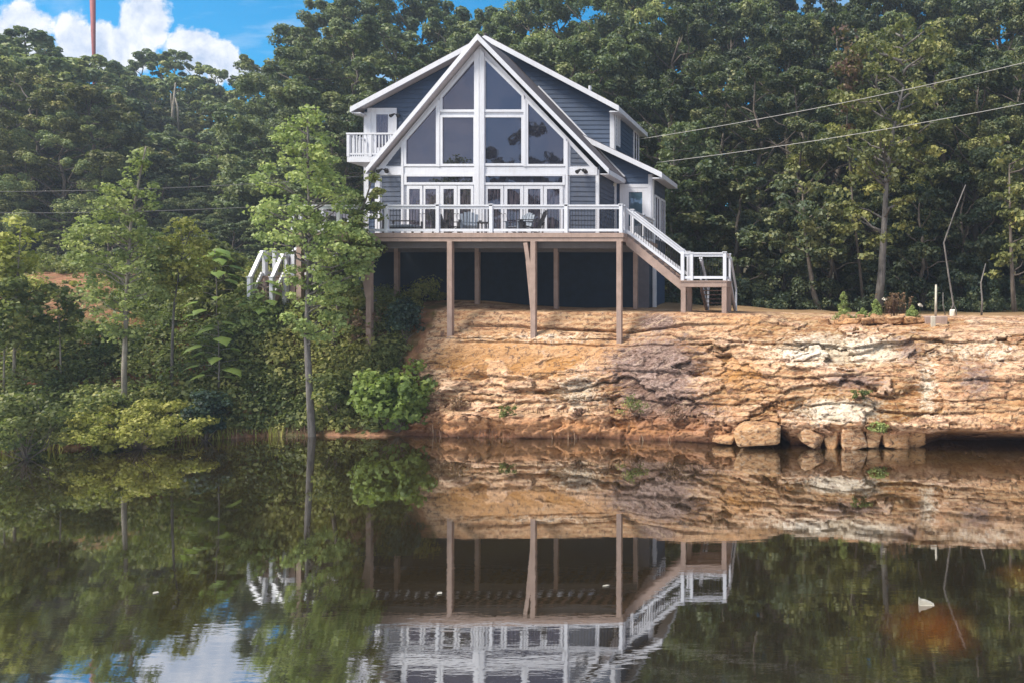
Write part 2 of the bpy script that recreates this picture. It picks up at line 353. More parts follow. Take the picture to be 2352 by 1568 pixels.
def ground_material(name='sandstone_and_earth', foot=1.):
    t = NT(name); p = pos(t); x = t.n('ShaderNodeSeparateXYZ', {0: p})
    zn = t.n('ShaderNodeSeparateColor', {0: t.n('ShaderNodeAttribute', attribute_name='zone').outputs['Color']})
    rocky = t.n('ShaderNodeAttribute', attribute_name='rocky').outputs['Fac']
    big = t.noise(p, .7, 5, .6, .6); mid = t.noise(t.vmath('MULTIPLY', p, (1, 1, 2.6)), 1.7, 8, .7, 1.5); fine = t.noise(t.vmath('MULTIPLY', p, (1, 1, 2.)), 9, 6, .7, .5)
    # iron bands wandering through the stone
    bands = t.n('ShaderNodeTexWave', {'Vector': t.vmath('MULTIPLY', p, (.35, .35, 1)), 'Scale': 1.6, 'Distortion': 9., 'Detail': 5., 'Detail Scale': 1.4, 'Detail Roughness': .65}, bands_direction='Z')
    c = t.ramp(t.math('ADD', t.math('MULTIPLY', mid.outputs[0], .75), t.math('MULTIPLY', fine.outputs[0], .25)), [(.37, (.075, .040, .026)), (.43, (.20, .105, .06)), (.50, (.37, .21, .118)), (.57, (.51, .325, .195)), (.65, (.72, .575, .41))])
    c = t.mix(t.rng(bands.outputs['Fac'], .55, .95, 0, .55), c, (.56, .41, .25))
    c = t.mix(t.rng(big.outputs[0], .52, .66, 0, .4), c, (.43, .22, .11))
    def patch(base, ch, col, lo, hi, k=1.):
        f = t.rng(t.math('ADD', zn.outputs[ch], t.math('ADD', t.math('MULTIPLY', t.math('SUBTRACT', mid.outputs[0], .5), 1.9), t.math('MULTIPLY', t.math('SUBTRACT', fine.outputs[0], .5), 1.3))), lo, hi, 0, k); return t.mix(f, base, col)
    c = patch(c, 0, t.mix(t.rng(fine.outputs[0], .3, .7), (.44, .225, .10), (.57, .35, .185)), .22, .62, .85)
    c = patch(c, 1, t.mix(t.rng(fine.outputs[0], .35, .65), (.46, .36, .25), (.68, .62, .52)), .25, .65, .95)
    c = patch(c, 2, t.mix(t.rng(fine.outputs[0], .4, .62), (.07, .045, .043), (.29, .205, .18)), .2, .5, .9)
    cell = t.n('ShaderNodeAttribute', attribute_name='cell').outputs['Fac']; c = t.n('ShaderNodeHueSaturation', {'Value': t.math('ADD', 1., t.math('MULTIPLY', cell, .8)), 'Saturation': t.math('SUBTRACT', 1.04, t.math('MULTIPLY', cell, .5)), 'Color': c}).outputs[0]
    streak = t.noise(t.vmath('MULTIPLY', t.n('ShaderNodeVectorRotate', {'Vector': p, 'Angle': .5, 'Axis': (0, 1, 0)}), (.8, .8, 7.)), 1.6, 6, .65, 1.); c = t.mix(t.rng(streak.outputs[0], .56, .68, 0, .4), c, (.68, .53, .36)); c = t.mix(t.rng(streak.outputs[0], .34, .44, .5, 0), c, (.20, .105, .06))
    # lichen and dark stain specks
    sp = t.noise(p, 5.5, 8, .75, .8); c = t.mix(t.rng(sp.outputs[0], .525, .60, 0, .85), c, (.10, .06, .045))
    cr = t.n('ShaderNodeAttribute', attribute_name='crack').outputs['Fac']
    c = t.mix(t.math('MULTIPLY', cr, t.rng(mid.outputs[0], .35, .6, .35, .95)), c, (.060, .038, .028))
    # wet, rust-red foot of the wall at the pond
    wet = t.rng(t.math('ADD', x.outputs[2], t.math('MULTIPLY', mid.outputs[0], .3)), .22*foot, .2+.3*foot, 1, 0)
    low = t.rng(t.math('ADD', x.outputs[2], t.math('MULTIPLY', big.outputs[0], .5)), .85, 1.2, 1, 0); c = t.mix(t.math('MULTIPLY', low, .6*foot), c, t.mix(fine.outputs[0], (.17, .065, .028), (.46, .22, .10)))
    c = t.mix(t.math('MULTIPLY', wet, .75), c, (.13, .052, .03))
    # earth
    s = t.ramp(t.noise(p, 2.5, 7, .7).outputs[0], [(.3, (.10, .05, .03)), (.5, (.25, .12, .065)), (.7, (.40, .23, .125))])
    s = t.mix(t.rng(t.noise(p, .9, 5, .6).outputs[0], .45, .6), s, t.mix(fine.outputs[0], (.05, .05, .018), (.15, .12, .045)))
    e = t.rng(t.math('ADD', rocky, t.math('MULTIPLY', t.math('SUBTRACT', big.outputs[0], .5), .7)), .4, .6)
    c = t.mix(e, s, c)
    hgt = t.math('ADD', t.math('MULTIPLY', mid.outputs[0], .5), t.math('ADD', t.math('MULTIPLY', fine.outputs[0], .3), t.math('MULTIPLY', sp.outputs[0], .25)))
    bp = t.n('ShaderNodeBump', {'Height': hgt, 'Strength': .75, 'Distance': .08})
    b = t.n('ShaderNodeBsdfPrincipled', {'Base Color': c, 'Roughness': t.rng(wet, 0, 1, .9, .55), 'Specular IOR Level': .2, 'Normal': bp})
    return t.out(b)
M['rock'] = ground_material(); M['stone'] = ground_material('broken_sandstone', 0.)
xb = XZ(880, 27)
xs_rock = np.linspace(xb, XZ(2560, 27), 860); xs_earth = np.linspace(XZ(-900, 27), xb, 420); xs_far = np.linspace(XZ(2560, 27), XZ(4200, 27), 120)
rows = [10, 26, 14, 44, 52, 26, 34, 26]
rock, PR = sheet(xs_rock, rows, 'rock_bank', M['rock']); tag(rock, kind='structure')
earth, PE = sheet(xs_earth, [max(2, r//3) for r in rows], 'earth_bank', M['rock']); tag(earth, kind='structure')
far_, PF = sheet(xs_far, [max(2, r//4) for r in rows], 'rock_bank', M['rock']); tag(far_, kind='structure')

def floor_material():
    t = NT('woodland_floor'); p = pos(t); n = t.noise(p, 1.1, 7, .65); x = t.n('ShaderNodeSeparateXYZ', {0: p})
    c = t.ramp(n.outputs[0], [(.3, (.03, .028, .014)), (.5, (.075, .06, .03)), (.7, (.14, .10, .055))])
    near = t.rng(t.math('ADD', x.outputs[1], t.math('MULTIPLY', n.outputs[0], 6.)), 36, 41, 1, 0)
    c = t.mix(near, c, t.ramp(n.outputs[0], [(.3, (.16, .095, .05)), (.55, (.30, .19, .10)), (.72, (.42, .29, .17))]))
    bp = t.n('ShaderNodeBump', {'Height': t.noise(p, 5, 6, .7).outputs[0], 'Strength': .7, 'Distance': .08})
    return t.out(t.n('ShaderNodeBsdfPrincipled', {'Base Color': c, 'Roughness': .95, 'Specular IOR Level': .1, 'Normal': bp}))
M['floor'] = floor_material()
def hillside():
    xs = np.concatenate([np.linspace(-260, -60, 40)[:-1], np.linspace(-60, 45, 210), np.linspace(45, 260, 40)[1:]])
    vs = np.concatenate([np.linspace(0, 12, 50), np.geomspace(12.4, 420, 70)])
    ky, kz = prof(xs); Yb = ky[:, -1]; Zb = kz[:, -1]
    X = np.repeat(xs[:, None], len(vs), 1); Y = Yb[:, None]+vs[None]-.15; Z = Zb[:, None]+rise(X, Y+.15)
    Z = Z+.35*fbm(np.c_[X.ravel()*.12, Y.ravel()*.12, 0*X.ravel()], 4).reshape(X.shape)*sstep(1, 6, vs)[None]-.03*(1-sstep(0, .6, vs))[None]
    n, m = X.shape; a = (np.arange(n-1)[:, None]*m+np.arange(m-1)[None, :]).ravel()
    me = quads_mesh('hillside', np.stack([X, Y, Z], -1).reshape(-1, 3), np.c_[a, a+m, a+m+1, a+1], smooth=True)
    tag(link('hillside', me, M['floor']), kind='structure')
hillside()
def near_bank():
    xs = np.linspace(-260, 260, 120); ys = np.array([-320, -160, -90, -60, -40, -25, -15, -8, -4, -2, -.5, .3, 1., 1.8]); zs = np.array([6, 5, 4, 3.6, 3.4, 3.3, 3.2, 3.2, 3.2, 3.1, 2.6, 1.4, .2, -1.2])
    X, Y = np.meshgrid(xs, ys, indexing='ij'); Z = np.repeat(zs[None], len(xs), 0)+.2*fbm(np.c_[X.ravel()*.2, Y.ravel()*.3, 0*X.ravel()], 3).reshape(X.shape)
    n, m = X.shape; a = (np.arange(n-1)[:, None]*m+np.arange(m-1)[None, :]).ravel()
    tag(link('near_bank', quads_mesh('near_bank', np.stack([X, Y, Z], -1).reshape(-1, 3), np.c_[a, a+m, a+m+1, a+1], smooth=True), M['floor']), kind='structure')
near_bank()

def water_material():
    t = NT('pond_water'); p = pos(t); x = t.n('ShaderNodeSeparateXYZ', {0: p})
    n = t.noise(p, .25, 4, .6)
    c = t.ramp(n.outputs[0], [(.3, (.015, .010, .003)), (.6, (.027, .018, .0055)), (.8, (.034, .025, .007))])
    # orange silt shoals close under the surface
    def shoal(cx, cy, rx, ry, lo, hi):
        dx = t.math('DIVIDE', t.math('SUBTRACT', x.outputs[0], cx), rx); dy = t.math('DIVIDE', t.math('SUBTRACT', x.outputs[1], cy), ry)
        r = t.math('SQRT', t.math('ADD', t.math('MULTIPLY', dx, dx), t.math('MULTIPLY', dy, dy)))
        nn = t.noise(p, 1.6, 4, .6); return t.rng(t.math('ADD', r, t.math('MULTIPLY', t.math('SUBTRACT', nn.outputs[0], .5), 1.1)), lo, hi, 1, 0)
    c = t.mix(shoal(1.55, 10.95, .62, .85, .1, 1.3), c, (.15, .047, .005))
    c = t.mix(t.math('MULTIPLY', shoal(4.0, 12.9, 1.0, .8, .3, 1.2), .7), c, (.17, .065, .012))
    # ripples: long lazy swells plus wind-ruffled streaks toward the camera's shore
    v1 = t.noise(t.vmath('MULTIPLY', p, (.55, 1.9, 1)), 1.0, 2, .5); v2 = t.noise(t.vmath('MULTIPLY', p, (1.3, 5.5, 1)), 1.6, 3, .55)
    nearf = t.rng(x.outputs[1], 8, 17, 1, .18)
    pat = t.rng(t.noise(t.vmath('MULTIPLY', p, (.12, .5, 1)), 1, 3).outputs[0], .42, .62, .35, 1.)
    h = t.math('ADD', t.math('MULTIPLY', v1.outputs[0], .5), t.math('MULTIPLY', v2.outputs[0], t.math('MULTIPLY', .42, pat)))
    bp = t.n('ShaderNodeBump', {'Height': t.math('MULTIPLY', h, nearf), 'Strength': .115, 'Distance': .03})
    d = t.n('ShaderNodeBsdfDiffuse', {0: c}); g = t.n('ShaderNodeBsdfGlossy', {'Color': (.90, .92, .95, 1), 'Roughness': .022, 'Normal': bp})
    fr = t.n('ShaderNodeFresnel', {'IOR': 1.45, 'Normal': bp})
    return t.out(t.n('ShaderNodeMixShader', {0: t.math('ADD', t.math('MULTIPLY', fr, .45), .50), 1: d, 2: g}))
wm = MB(); wm.add([(-300, -3, 0), (300, -3, 0), (300, 60, 0), (-300, 60, 0)], [(0, 1, 2, 3)])
tag(wm.build('water', water_material()), kind='structure')
# ------------------------------------------------------------------ the house
YM, YB, YL = 33.6, 38.0, 36.1                        # main front wall, rear wall
YK, YC = 30.7, 31.1                        # prow front: centre post and outer corners
hb = W(1100, 690, 33); hb.z = 4.4
house = thing('house', 'slate blue chalet house with white trimmed glass gable front above the rock bank', 'house', hb)
_k = Vector((XZ(1103, YK), YK, 0)); _l = Vector((XZ(862, YC), YC, 0)); _r = Vector((XZ(1376, YC), YC, 0))
def plane_of(a, b):
    n = Vector((b.y-a.y, -(b.x-a.x), 0)).normalized()
    if n.y > 0: n = -n
    return (a, n)
PL = {'l': plane_of(_l, _k), 'r': plane_of(_k, _r), 'm': (Vector((0, YM, 0)), Vector((0, -1, 0)))}
def on(pl, px, py, off=0.):
    a, n = PL[pl] if isinstance(pl, str) else (Vector((0, pl, 0)), Vector((0, -1, 0)))
    d = Vector(((px-CX)/F, 1, (CY-py)/F)); o = Vector((0, 0, H)); t = (a-o).dot(n)/d.dot(n); return o+d*t+n*off
def nrm(pl): return PL[pl][1] if isinstance(pl, str) else Vector((0, -1, 0))
def slab(mb, pl, poly, o0, o1):
    return mb.prism([on(pl, x, y, o1) for x, y in poly], -nrm(pl)*(o1-o0))
def offset(poly, w):                       # grow a convex photo polygon by w px
    n = len(poly); cx = sum(p[0] for p in poly)/n; cy = sum(p[1] for p in poly)/n; L = []
    for i in range(n):
        a = Vector(poly[i]); b = Vector(poly[(i+1) % n]); e = (b-a).normalized(); m = Vector((e.y, -e.x))
        if m.dot(Vector((cx, cy))-a) > 0: m = -m
        L.append((a+m*w, e))
    out = []
    for i in range(n):
        a, e = L[i-1]; b, g = L[i]; den = e.x*g.y-e.y*g.x
        if abs(den) < 1e-6: out.append(tuple(b)); continue
        s = ((b.x-a.x)*g.y-(b.y-a.y)*g.x)/den; out.append((a.x+e.x*s, a.y+e.y*s))
    return out
def ring(mb, pl, poly, w, o0, o1):
    out = offset(poly, w); n = len(poly)
    for i in range(n):
        j = (i+1) % n; slab(mb, pl, [poly[i], poly[j], out[j], out[i]], o0, o1)
    return mb
def rect(x0, y0, x1, y1): return [(x0, y0), (x1, y0), (x1, y1), (x0, y1)]
def clip_band(poly, z0, z1):               # poly: list of (s, z)
    def half(P, zc, up):
        out = []
        for i in range(len(P)):
            a, b = P[i], P[(i+1) % len(P)]; ia = (a[1] >= zc) == up; ib = (b[1] >= zc) == up
            if ia: out.append(a)
            if ia != ib: t = (zc-a[1])/(b[1]-a[1]); out.append((a[0]+(b[0]-a[0])*t, zc))
        return out
    P = half(poly, z0, True); return half(P, z1, False) if P else P
def siding(name, pts, mat, parent, o0=0., lap=.022, step=.2, phase=0.):
    """lap boards on a vertical plane; pts are world points of a convex polygon"""
    pts = [Vector(p) for p in pts]; a = pts[0]; b = max(pts, key=lambda p: (p-a).xy.length)
    e = Vector((b.x-a.x, b.y-a.y, 0)).normalized(); n = Vector((e.y, -e.x, 0))
    if (n.y > 0 if abs(n.y) > .3 else n.x < 0): n = -n
    P = [((p-a).dot(e), p.z) for p in pts]; mb = MB(); z0 = math.floor((min(p[1] for p in P)-phase)/step)*step+phase
    while z0 < max(p[1] for p in P):
        q = clip_band(P, z0, z0+step)
        if len(q) > 2:
            zt = z0+step; vs = [a+e*s-Vector((0, 0, a.z))+Vector((0, 0, z))+n*(o0+lap*(1-(z-z0)/step)+.004) for s, z in q]
            nn = sum((vs[i].cross(vs[(i+1) % len(vs)]) for i in range(len(vs))), Vector())
            if nn.dot(n) < 0: vs = vs[::-1]; q = q[::-1]
            mb.add(vs, [tuple(range(len(vs)))])
            lo = [s for s, z in q if abs(z-z0) < 1e-4]
            if len(lo) > 1:
                s0, s1 = min(lo), max(lo); base = a-Vector((0, 0, a.z))+Vector((0, 0, z0))
                mb.add([base+e*s0+n*o0, base+e*s1+n*o0, base+e*s1+n*(o0+lap+.004), base+e*s0+n*(o0+lap+.004)], [(0, 1, 2, 3)])
        z0 += step
    return mb.build(name, mat, parent)

ZF = ZY(536, 28.)                          # deck floor level
# --- gable wall and its windows
g = MB()
slab(g, 'l', [(1103, 104), (1103, 552), (862, 552), (862, 392)], -.12, 0)
slab(g, 'r', [(1103, 104), (1376, 392), (1376, 552), (1103, 552)], -.12, 0)
gw = g.build('gable_wall', M['white'], house)
m = MB(); slab(m, 'l', [(1092, 124), (1103, 112), (1103, 545), (1092, 545)], .0, .10); slab(m, 'r', [(1103, 112), (1114, 124), (1114, 545), (1103, 545)], .0, .10)
m.build('centre_post', M['white'], house)
m = MB(); slab(m, 'l', [(1092, 385), (1092, 403), (866, 403), (866, 385)], 0, .045); slab(m, 'r', [(1114, 385), (1372, 385), (1372, 403), (1114, 403)], 0, .045); m.build('belt_board', M['white'], house)
WINS = [('l', [(1018, 225), (1091, 140), (1091, 253), (1018, 253)]), ('l', rect(1018.5, 271, 1089.5, 377.5)), ('l', [(935, 324), (1003.5, 245), (1003.5, 378), (935, 378)]),
        ('r', [(1116, 140), (1199, 222), (1199, 253), (1116, 253)]), ('r', rect(1115.5, 271, 1198.5, 376.5)), ('r', [(1214, 239), (1295.5, 321), (1295.5, 378), (1214, 378)]),
        ('l', rect(936, 406.5, 1088, 420)), ('r', rect(1116, 405.5, 1293, 420.5))]
for pl, poly in WINS:
    f = ring(MB(), pl, poly, 5.5, 0, .07).build('window', M['white'], house)
    slab(MB(), pl, offset(poly, 1.), 0.0, .02).build('pane', M['glass'], f)
for pl, P in (('l', [(921, 338), (921, 381.5), (887, 381.5)]), ('r', [(1310.5, 335), (1354, 381.5), (1310.5, 381.5)]), ('l', rect(877, 405, 921, 551)), ('r', rect(1309, 405, 1367.5, 551))):
    siding('siding_panel', [on(pl, *p) for p in P], M['siding_warm'], house, o0=.003)
# sloping trim along the rakes and mullions between the windows
for pl, a, b in (('l', (1010, 232), (1010, 384)), ('l', (927, 325), (927, 545)), ('r', (1206.5, 230), (1206.5, 384)), ('r', (1302.5, 325), (1302.5, 545))):
    m = MB(); slab(m, pl, [(a[0]-2.5, a[1]), (a[0]+2.5, a[1]), (b[0]+2.5, b[1]), (b[0]-2.5, b[1])], 0, .085)
    m.build('mullion', M['white'], house)
for q in (('l', rect(863, 404, 874, 551)), ('r', rect(1369, 404, 1376, 551))): slab(MB(), *q, 0, .05).build('corner_board', M['white'], house)
# french doors: four leaves each side
for pl, cols in (('l', [(936.5, 971.5, 941.5, 966), (974.5, 1011, 978.5, 1003), (1012.5, 1051, 1020, 1044), (1052.5, 1088.5, 1058, 1083)]), ('r', [(1116, 1157, 1121, 1150.5), (1159, 1203, 1166, 1195.5), (1204.5, 1248, 1213.5, 1242), (1249.5, 1293, 1257, 1286)])):
    for x0, x1, g0, g1 in cols:
        P = rect(g0, 435, g1, 529); m = MB()
        for q in (rect(x0, 427, x1, 435), rect(x0, 529, x1, 548), rect(x0, 435, g0, 529), rect(g1, 435, x1, 529)): slab(m, pl, q, 0, .05)
        d = m.build('french_door', M['white'], house); slab(MB(), pl, offset(P, .8), .002, .025).build('pane', M['doorglass'], d)
        h = MB(); hx = x1-3 if x0 in (936.5, 1012.5, 1116, 1204.5) else x0+3; h.tube([on(pl, hx, 492, .05), on(pl, hx, 492, .1), on(pl, hx-3, 493, .1)], .012); h.build('handle', M['dark_metal'], d)
# --- gable roof: prow overhang, ridge apex forward of the eaves
A = W(1097, 77, 30.25); EL = W(842, 386, 30.85); ER = W(1397, 387, 30.85); A.z += .0
TH = .20
def roof_slope(A, E, sgn):
    Yb = YM+.02
    v = [A, E, Vector((E.x, Yb, E.z)), Vector((A.x, Yb, A.z))]
    top = [p+Vector((0, 0, .0)) for p in v]; bot = [p-Vector((0, 0, TH)) for p in v]
    return top, bot
for E, s in ((EL, -1), (ER, 1)):
    top, bot = roof_slope(A, E, s)
    m = MB(); m.prism(top, Vector((0, 0, -.05))); r = m.build('gable_roof', M['shingle'], house)
    sb = [p-Vector((0, 0, .055)) for p in top]; sb[0] = sb[0]+Vector((0, .04, 0)); sb[1] = sb[1]+Vector((0, .04, 0))
    MB().prism(sb, Vector((0, 0, -.12))).build('soffit', M['soffit'], house)
    fa = [A+Vector((0, -.03, -.02)), E+Vector((s*.03, -.03, -.02)), E+Vector((s*.03, -.03, -.24)), A+Vector((0, -.03, -.27))]
    MB().prism(fa, Vector((0, .06, 0))).build('rake_board', M['white'], house)
    m = MB(); m.prism([E+Vector((0, 0, -.045)), Vector((E.x, YM-.3, E.z-.045)), Vector((E.x, YM-.3, E.z-.25)), E+Vector((0, 0, -.25))], Vector((s*.03, 0, 0)))
    m.prism([E+Vector((0, .03, -.25)), E+Vector((-s*.34, .03, -.25)), Vector((E.x-s*.34, YM-.3, E.z-.25)), Vector((E.x, YM-.3, E.z-.25))], Vector((0, 0, .03))); m.build('eave_board', M['white'], house)
# side returns of the gable block
for s, px in ((-1, 862), (1, 1376)):
    c = on('l' if s < 0 else 'r', px, 400); x = c.x
    m = MB(); zt = lambda y: A.z-TH-abs(x-A.x)*(A.z-ER.z)/abs(ER.x-A.x)
    MB().box(x-.06 if s > 0 else x, x if s > 0 else x+.06, YC+.12, YM, ZF-.1, EL.z+.15).build('side_wall', M['siding_warm'], house)
    siding('side_siding', [Vector((x+s*.002, YC+.12, ZF)), Vector((x+s*.002, YM-.3, ZF)), Vector((x+s*.002, YM-.3, EL.z-.22)), Vector((x+s*.002, YC+.12, EL.z-.22))], M['siding_warm'], house)
    MB().box(x-.02, x+.04, YM-.34, YM-.02, ZF, EL.z-.2).build('corner_board', M['white'], house)
# --- main block
xl, xr, xr2 = XZ(838, YM), XZ(1411, YM), XZ(1499, YM)
ap = W(1114.5, 80, 33.1); el = W(806, 245, 33.1); er = W(1420, 242, 33.1)
def zroof(x): return ap.z-(ap.x-x)*(ap.z-el.z)/(ap.x-el.x) if x < ap.x else ap.z-(x-ap.x)*(ap.z-er.z)/(er.x-ap.x)
lr0 = W(1336, 308, 33.1); lr1 = W(1519, 395, 33.1)
def zlow(x): return lr0.z-(x-lr0.x)*(lr0.z-lr1.z)/(lr1.x-lr0.x)
m = MB()
m.prism([Vector((xl, YM, 4.2)), Vector((xl, YM, zroof(xl)-.2)), Vector((ap.x, YM, ap.z-.2)), Vector((xr, YM, zroof(xr)-.2)), Vector((xr, YM, zlow(xr)-.2)), Vector((xr2, YM, zlow(xr2)-.2)), Vector((xr2, YM, 4.2))], Vector((0, .15, 0)))
m.prism([Vector((xl, YB, 4.2)), Vector((xl, YB, zroof(xl)-.2)), Vector((ap.x, YB, ap.z-.2)), Vector((xr, YB, zroof(xr)-.2)), Vector((xr, YB, 4.2))], Vector((0, -.15, 0)))
m.box(xl, xl+.15, YM+.15, YB-.15, 4.2, zroof(xl)-.2); m.box(xr-.15, xr, YM+.15, YB-.15, 4.2, zroof(xr)-.2); m.box(xr2-.15, xr2, YM+.15, YL, 4.2, zlow(xr2)-.2); m.box(xr, xr2-.15, YL-.15, YL, 4.2, zlow(xr2)-.2)
m.build('wall', M['siding'], house)
V3 = lambda x, y, z: Vector((x, y, z))
gl = lambda x: A.z-abs(x-A.x)*(A.z-EL.z)/abs(A.x-EL.x) if x < A.x else A.z-(x-A.x)*(A.z-ER.z)/(ER.x-A.x)
siding('siding_panel', [V3(xl, YM, ZF), V3(xl, YM, zroof(xl)-.22), V3(ap.x, YM, ap.z-.22), V3(ap.x, YM, ZF)], M['siding'], house)
siding('siding_panel', [V3(ap.x+.001, YM, zlow(xr)-.2), V3(ap.x+.001, YM, ap.z-.22), V3(xr, YM, zroof(xr)-.22), V3(xr, YM, zlow(xr)-.2)], M['siding'], house)
siding('siding_panel', [V3(XZ(1378, YM), YM, ZF), V3(XZ(1378, YM), YM, zlow(XZ(1378, YM))-.22), V3(xr2, YM, zlow(xr2)-.22), V3(xr2, YM, ZF)], M['siding'], house)
siding('siding_panel', [V3(xr, YM, zlow(xr)-.1), V3(xr, YB, zlow(xr)-.1), V3(xr, YB, zroof(xr)-.25), V3(xr, YM, zroof(xr)-.25)], M['siding'], house)
siding('siding_panel', [V3(xr2, YM, ZF-.2), V3(xr2, YL, ZF-.2), V3(xr2, YL, zlow(xr2)-.25), V3(xr2, YM, zlow(xr2)-.25)], M['siding_warm'], house)
def main_roof(a, e, s, YB=YB):
    m = MB(); m.prism([a, e, V3(e.x, YB+.4, e.z), V3(a.x, YB+.4, a.z)], V3(0, 0, -.06)); m.build('roof', M['shingle'], house)
    m = MB(); m.prism([a+V3(0, .06, -.065), e+V3(0, .06, -.065), V3(e.x, YB+.36, e.z-.065), V3(a.x, YB+.36, a.z-.065)], V3(0, 0, -.1)); m.build('soffit', M['soffit'], house)
    m = MB(); m.prism([a+V3(0, -.03, -.03), e+V3(s*.03, -.03, -.03), e+V3(s*.03, -.03, -.27), a+V3(0, -.03, -.27)], V3(0, .06, 0)); m.build('rake_board', M['white'], house)
    m = MB(); m.prism([e+V3(0, .03, -.05), V3(e.x, YB+.4, e.z-.05), V3(e.x, YB+.4, e.z-.26), e+V3(0, .03, -.26)], V3(s*.03, 0, 0))
    m.prism([e+V3(-s*.42, .03, -.30), e+V3(0, .03, -.30), V3(e.x, YM-.03, e.z-.30), V3(e.x-s*.42, YM-.03, e.z-.30)], V3(0, 0, .03))
    m.prism([e+V3(0, .03, -.27), e+V3(-s*.4, .03, -.27), V3(e.x-s*.4, YB+.3, e.z-.27), V3(e.x, YB+.3, e.z-.27)], V3(0, 0, .02)); m.build('eave_board', M['white'], house)
main_roof(ap, el, -1); main_roof(ap, er, 1)
m = MB(); m.tube([V3(ap.x, 33.05, ap.z+.02), V3(ap.x, YB+.4, ap.z+.02)], .05, 6); m.build('ridge_cap', M['shingle'], house)
main_roof(lr0, lr1, 1, YL)
# flashing where the gable roof meets the wall (a thin white step line)
m = MB()
for x0, x1 in ((A.x+1.2, ER.x-.05),):
    m.bar(V3(x0, YM-.06, gl(x0)+.05), V3(x1, YM-.06, gl(x1)+.05), .05, .06)
m.build('flashing', M['white'], house)
for x, z0, z1 in ((xl, ZF, zroof(xl)-.3), (xr, zlow(xr), zroof(xr)-.28), (xr2, ZF-.1, zlow(xr2)-.28)):
    m = MB(); s = -1 if x == xl else 1; m.box(x-.02-(.0 if s < 0 else .17), x+.02+(.17 if s < 0 else 0.005), YM-.045, YM-.0, z0, z1)
    m.box(x-.03 if s < 0 else x+.006, x-.006 if s < 0 else x+.04, YM-.045, YM+.15, z0, z1)
    m.build('corner_board', M['white'], house)
# side windows
def side_window(x, y0, y1, z0, z1):
    m = MB(); w = .09
    for q in ((y0-w, y1+w, z0-w, z0), (y0-w, y1+w, z1, z1+w), (y0-w, y0, z0, z1), (y1, y1+w, z0, z1), ((y0+y1)/2-.03, (y0+y1)/2+.03, z0, z1)): m.box(x+.005, x+.07, *q)
    f = m.build('window', M['white'], house); MB().box(x+.003, x+.045, y0-.01, y1+.01, z0-.01, z1+.01).build('pane', M['glass'], f)
side_window(xr, 33.95, 34.25, zlow(xr)+.35, zroof(xr)-.45); side_window(xr, 36.9, 37.7, zlow(xr)+.25, zroof(xr)-.5); side_window(xr2, 33.95, 34.7, ZF+.35, ZF+2.2); side_window(xr2, 35.1, 35.85, ZF+.35, ZF+2.2)
# right deck door, balcony door, left window
def door(x0, y0, x1, y1, g0, gy0, g1, gy1, gm, knob=True):
    f = MB(); slab(f, 'm', [(x0, y0), (x1, y0), (x1, y0+8), (x0, y0+8)], .03, .075); slab(f, 'm', rect(x0, y0+8, x0+8, y1), .03, .075); slab(f, 'm', rect(x1-8, y0+8, x1, y1), .03, .075)
    f.build('door_frame', M['white'], house); m = MB(); X0, X1, Y0 = x0+8, x1-8, y0+8
    for q in (rect(X0, Y0, X1, gy0), rect(X0, gy1, X1, y1), rect(X0, gy0, g0, gy1), rect(g1, gy0, X1, gy1)): slab(m, 'm', q, .03, .06)
    d = m.build('door', M['white'], house); slab(MB(), 'm', rect(g0-.7, gy0-.7, g1+.7, gy1+.7), .03, .043).build('pane', gm, d)
    h = MB(); h.tube([on('m', X0+4, (y0+y1)/2+8, .06), on('m', X0+4, (y0+y1)/2+8, .12)], .03, 8); h.build('handle', M['dark_metal'], d)
door(1424.5, 424, 1496, 552, 1445, 442, 1476, 520, M['cleanglass']); door(846, 249.5, 913, 372, 866, 264, 893, 340, M['doorglass'])
f = ring(MB(), 'm', rect(851, 443, 873, 492), 8, .03, .075).build('window', M['white'], house); slab(MB(), 'm', rect(850, 442, 874, 493), .03, .05).build('pane', M['glass'], f)
# basement under the deck
zb = 4.15
m = MB(); m.box(xl+.02, xr2-.12, YM-.5, YM-.02, zb, ZF-.3); m.box(xr2-.5, xr2-.02, YM-.55, YL-.02, zb, ZF-.22); m.build('basement_wall', M['concrete'], house)
m = MB(); m.box(xr2-.62, xr2-.02, YM-.62, YM-.5, zb, ZF-.25); m.build('basement_lit_panel', painted('lit_panel_colour', (.13, .125, .15), .8), house)  # paler corner panel: light on the basement's side put into its colour
m = MB(); m.box(xr2+.02, xr2+.17, YM-.1, YM+.05, zb+.02, ZF-.3); m.box(xr2-.01, xr2+.2, YM-.13, YM+.08, ZF-.9, ZF-.75); m.build('downspout', M['white'], house)
# balcony on the left
yb0 = YM-1.25; bx0, bx1 = XZ(797, yb0), XZ(905, yb0); zb0 = ZY(360, yb0)
m = MB(); m.box(bx0, bx1+1.5, yb0, YM-.03, zb0-.24, zb0); bal = m.build('balcony', M['white'], house)
zt = ZY(305.5, yb0); m = MB(); m.box(bx0-.03, bx1+1.2, yb0-.02, yb0+.08, zt-.07, zt); m.box(bx0-.03, bx0+.07, yb0+.08, YM-.03, zt-.07, zt); m.box(bx0, bx1+1.2, yb0, yb0+.06, zb0+.08, zb0+.15); m.build('top_rail', M['white'], bal)
m = MB(); x = bx0+.25
while x < bx1+1.2: m.box(x, x+.045, yb0+.01, yb0+.05, zb0+.15, zt-.07); x += .14
for i in range(7): m.box(bx0+.0, bx0+.04, yb0+.2+i*.14, yb0+.245+i*.14, zb0, zt-.07)
m.build('baluster_panel', M['white'], bal)
for x in (bx0, XZ(848, yb0)): MB().box(x-.01, x+.11, yb0-.01, yb0+.11, zb0, zt).build('post', M['white'], bal)
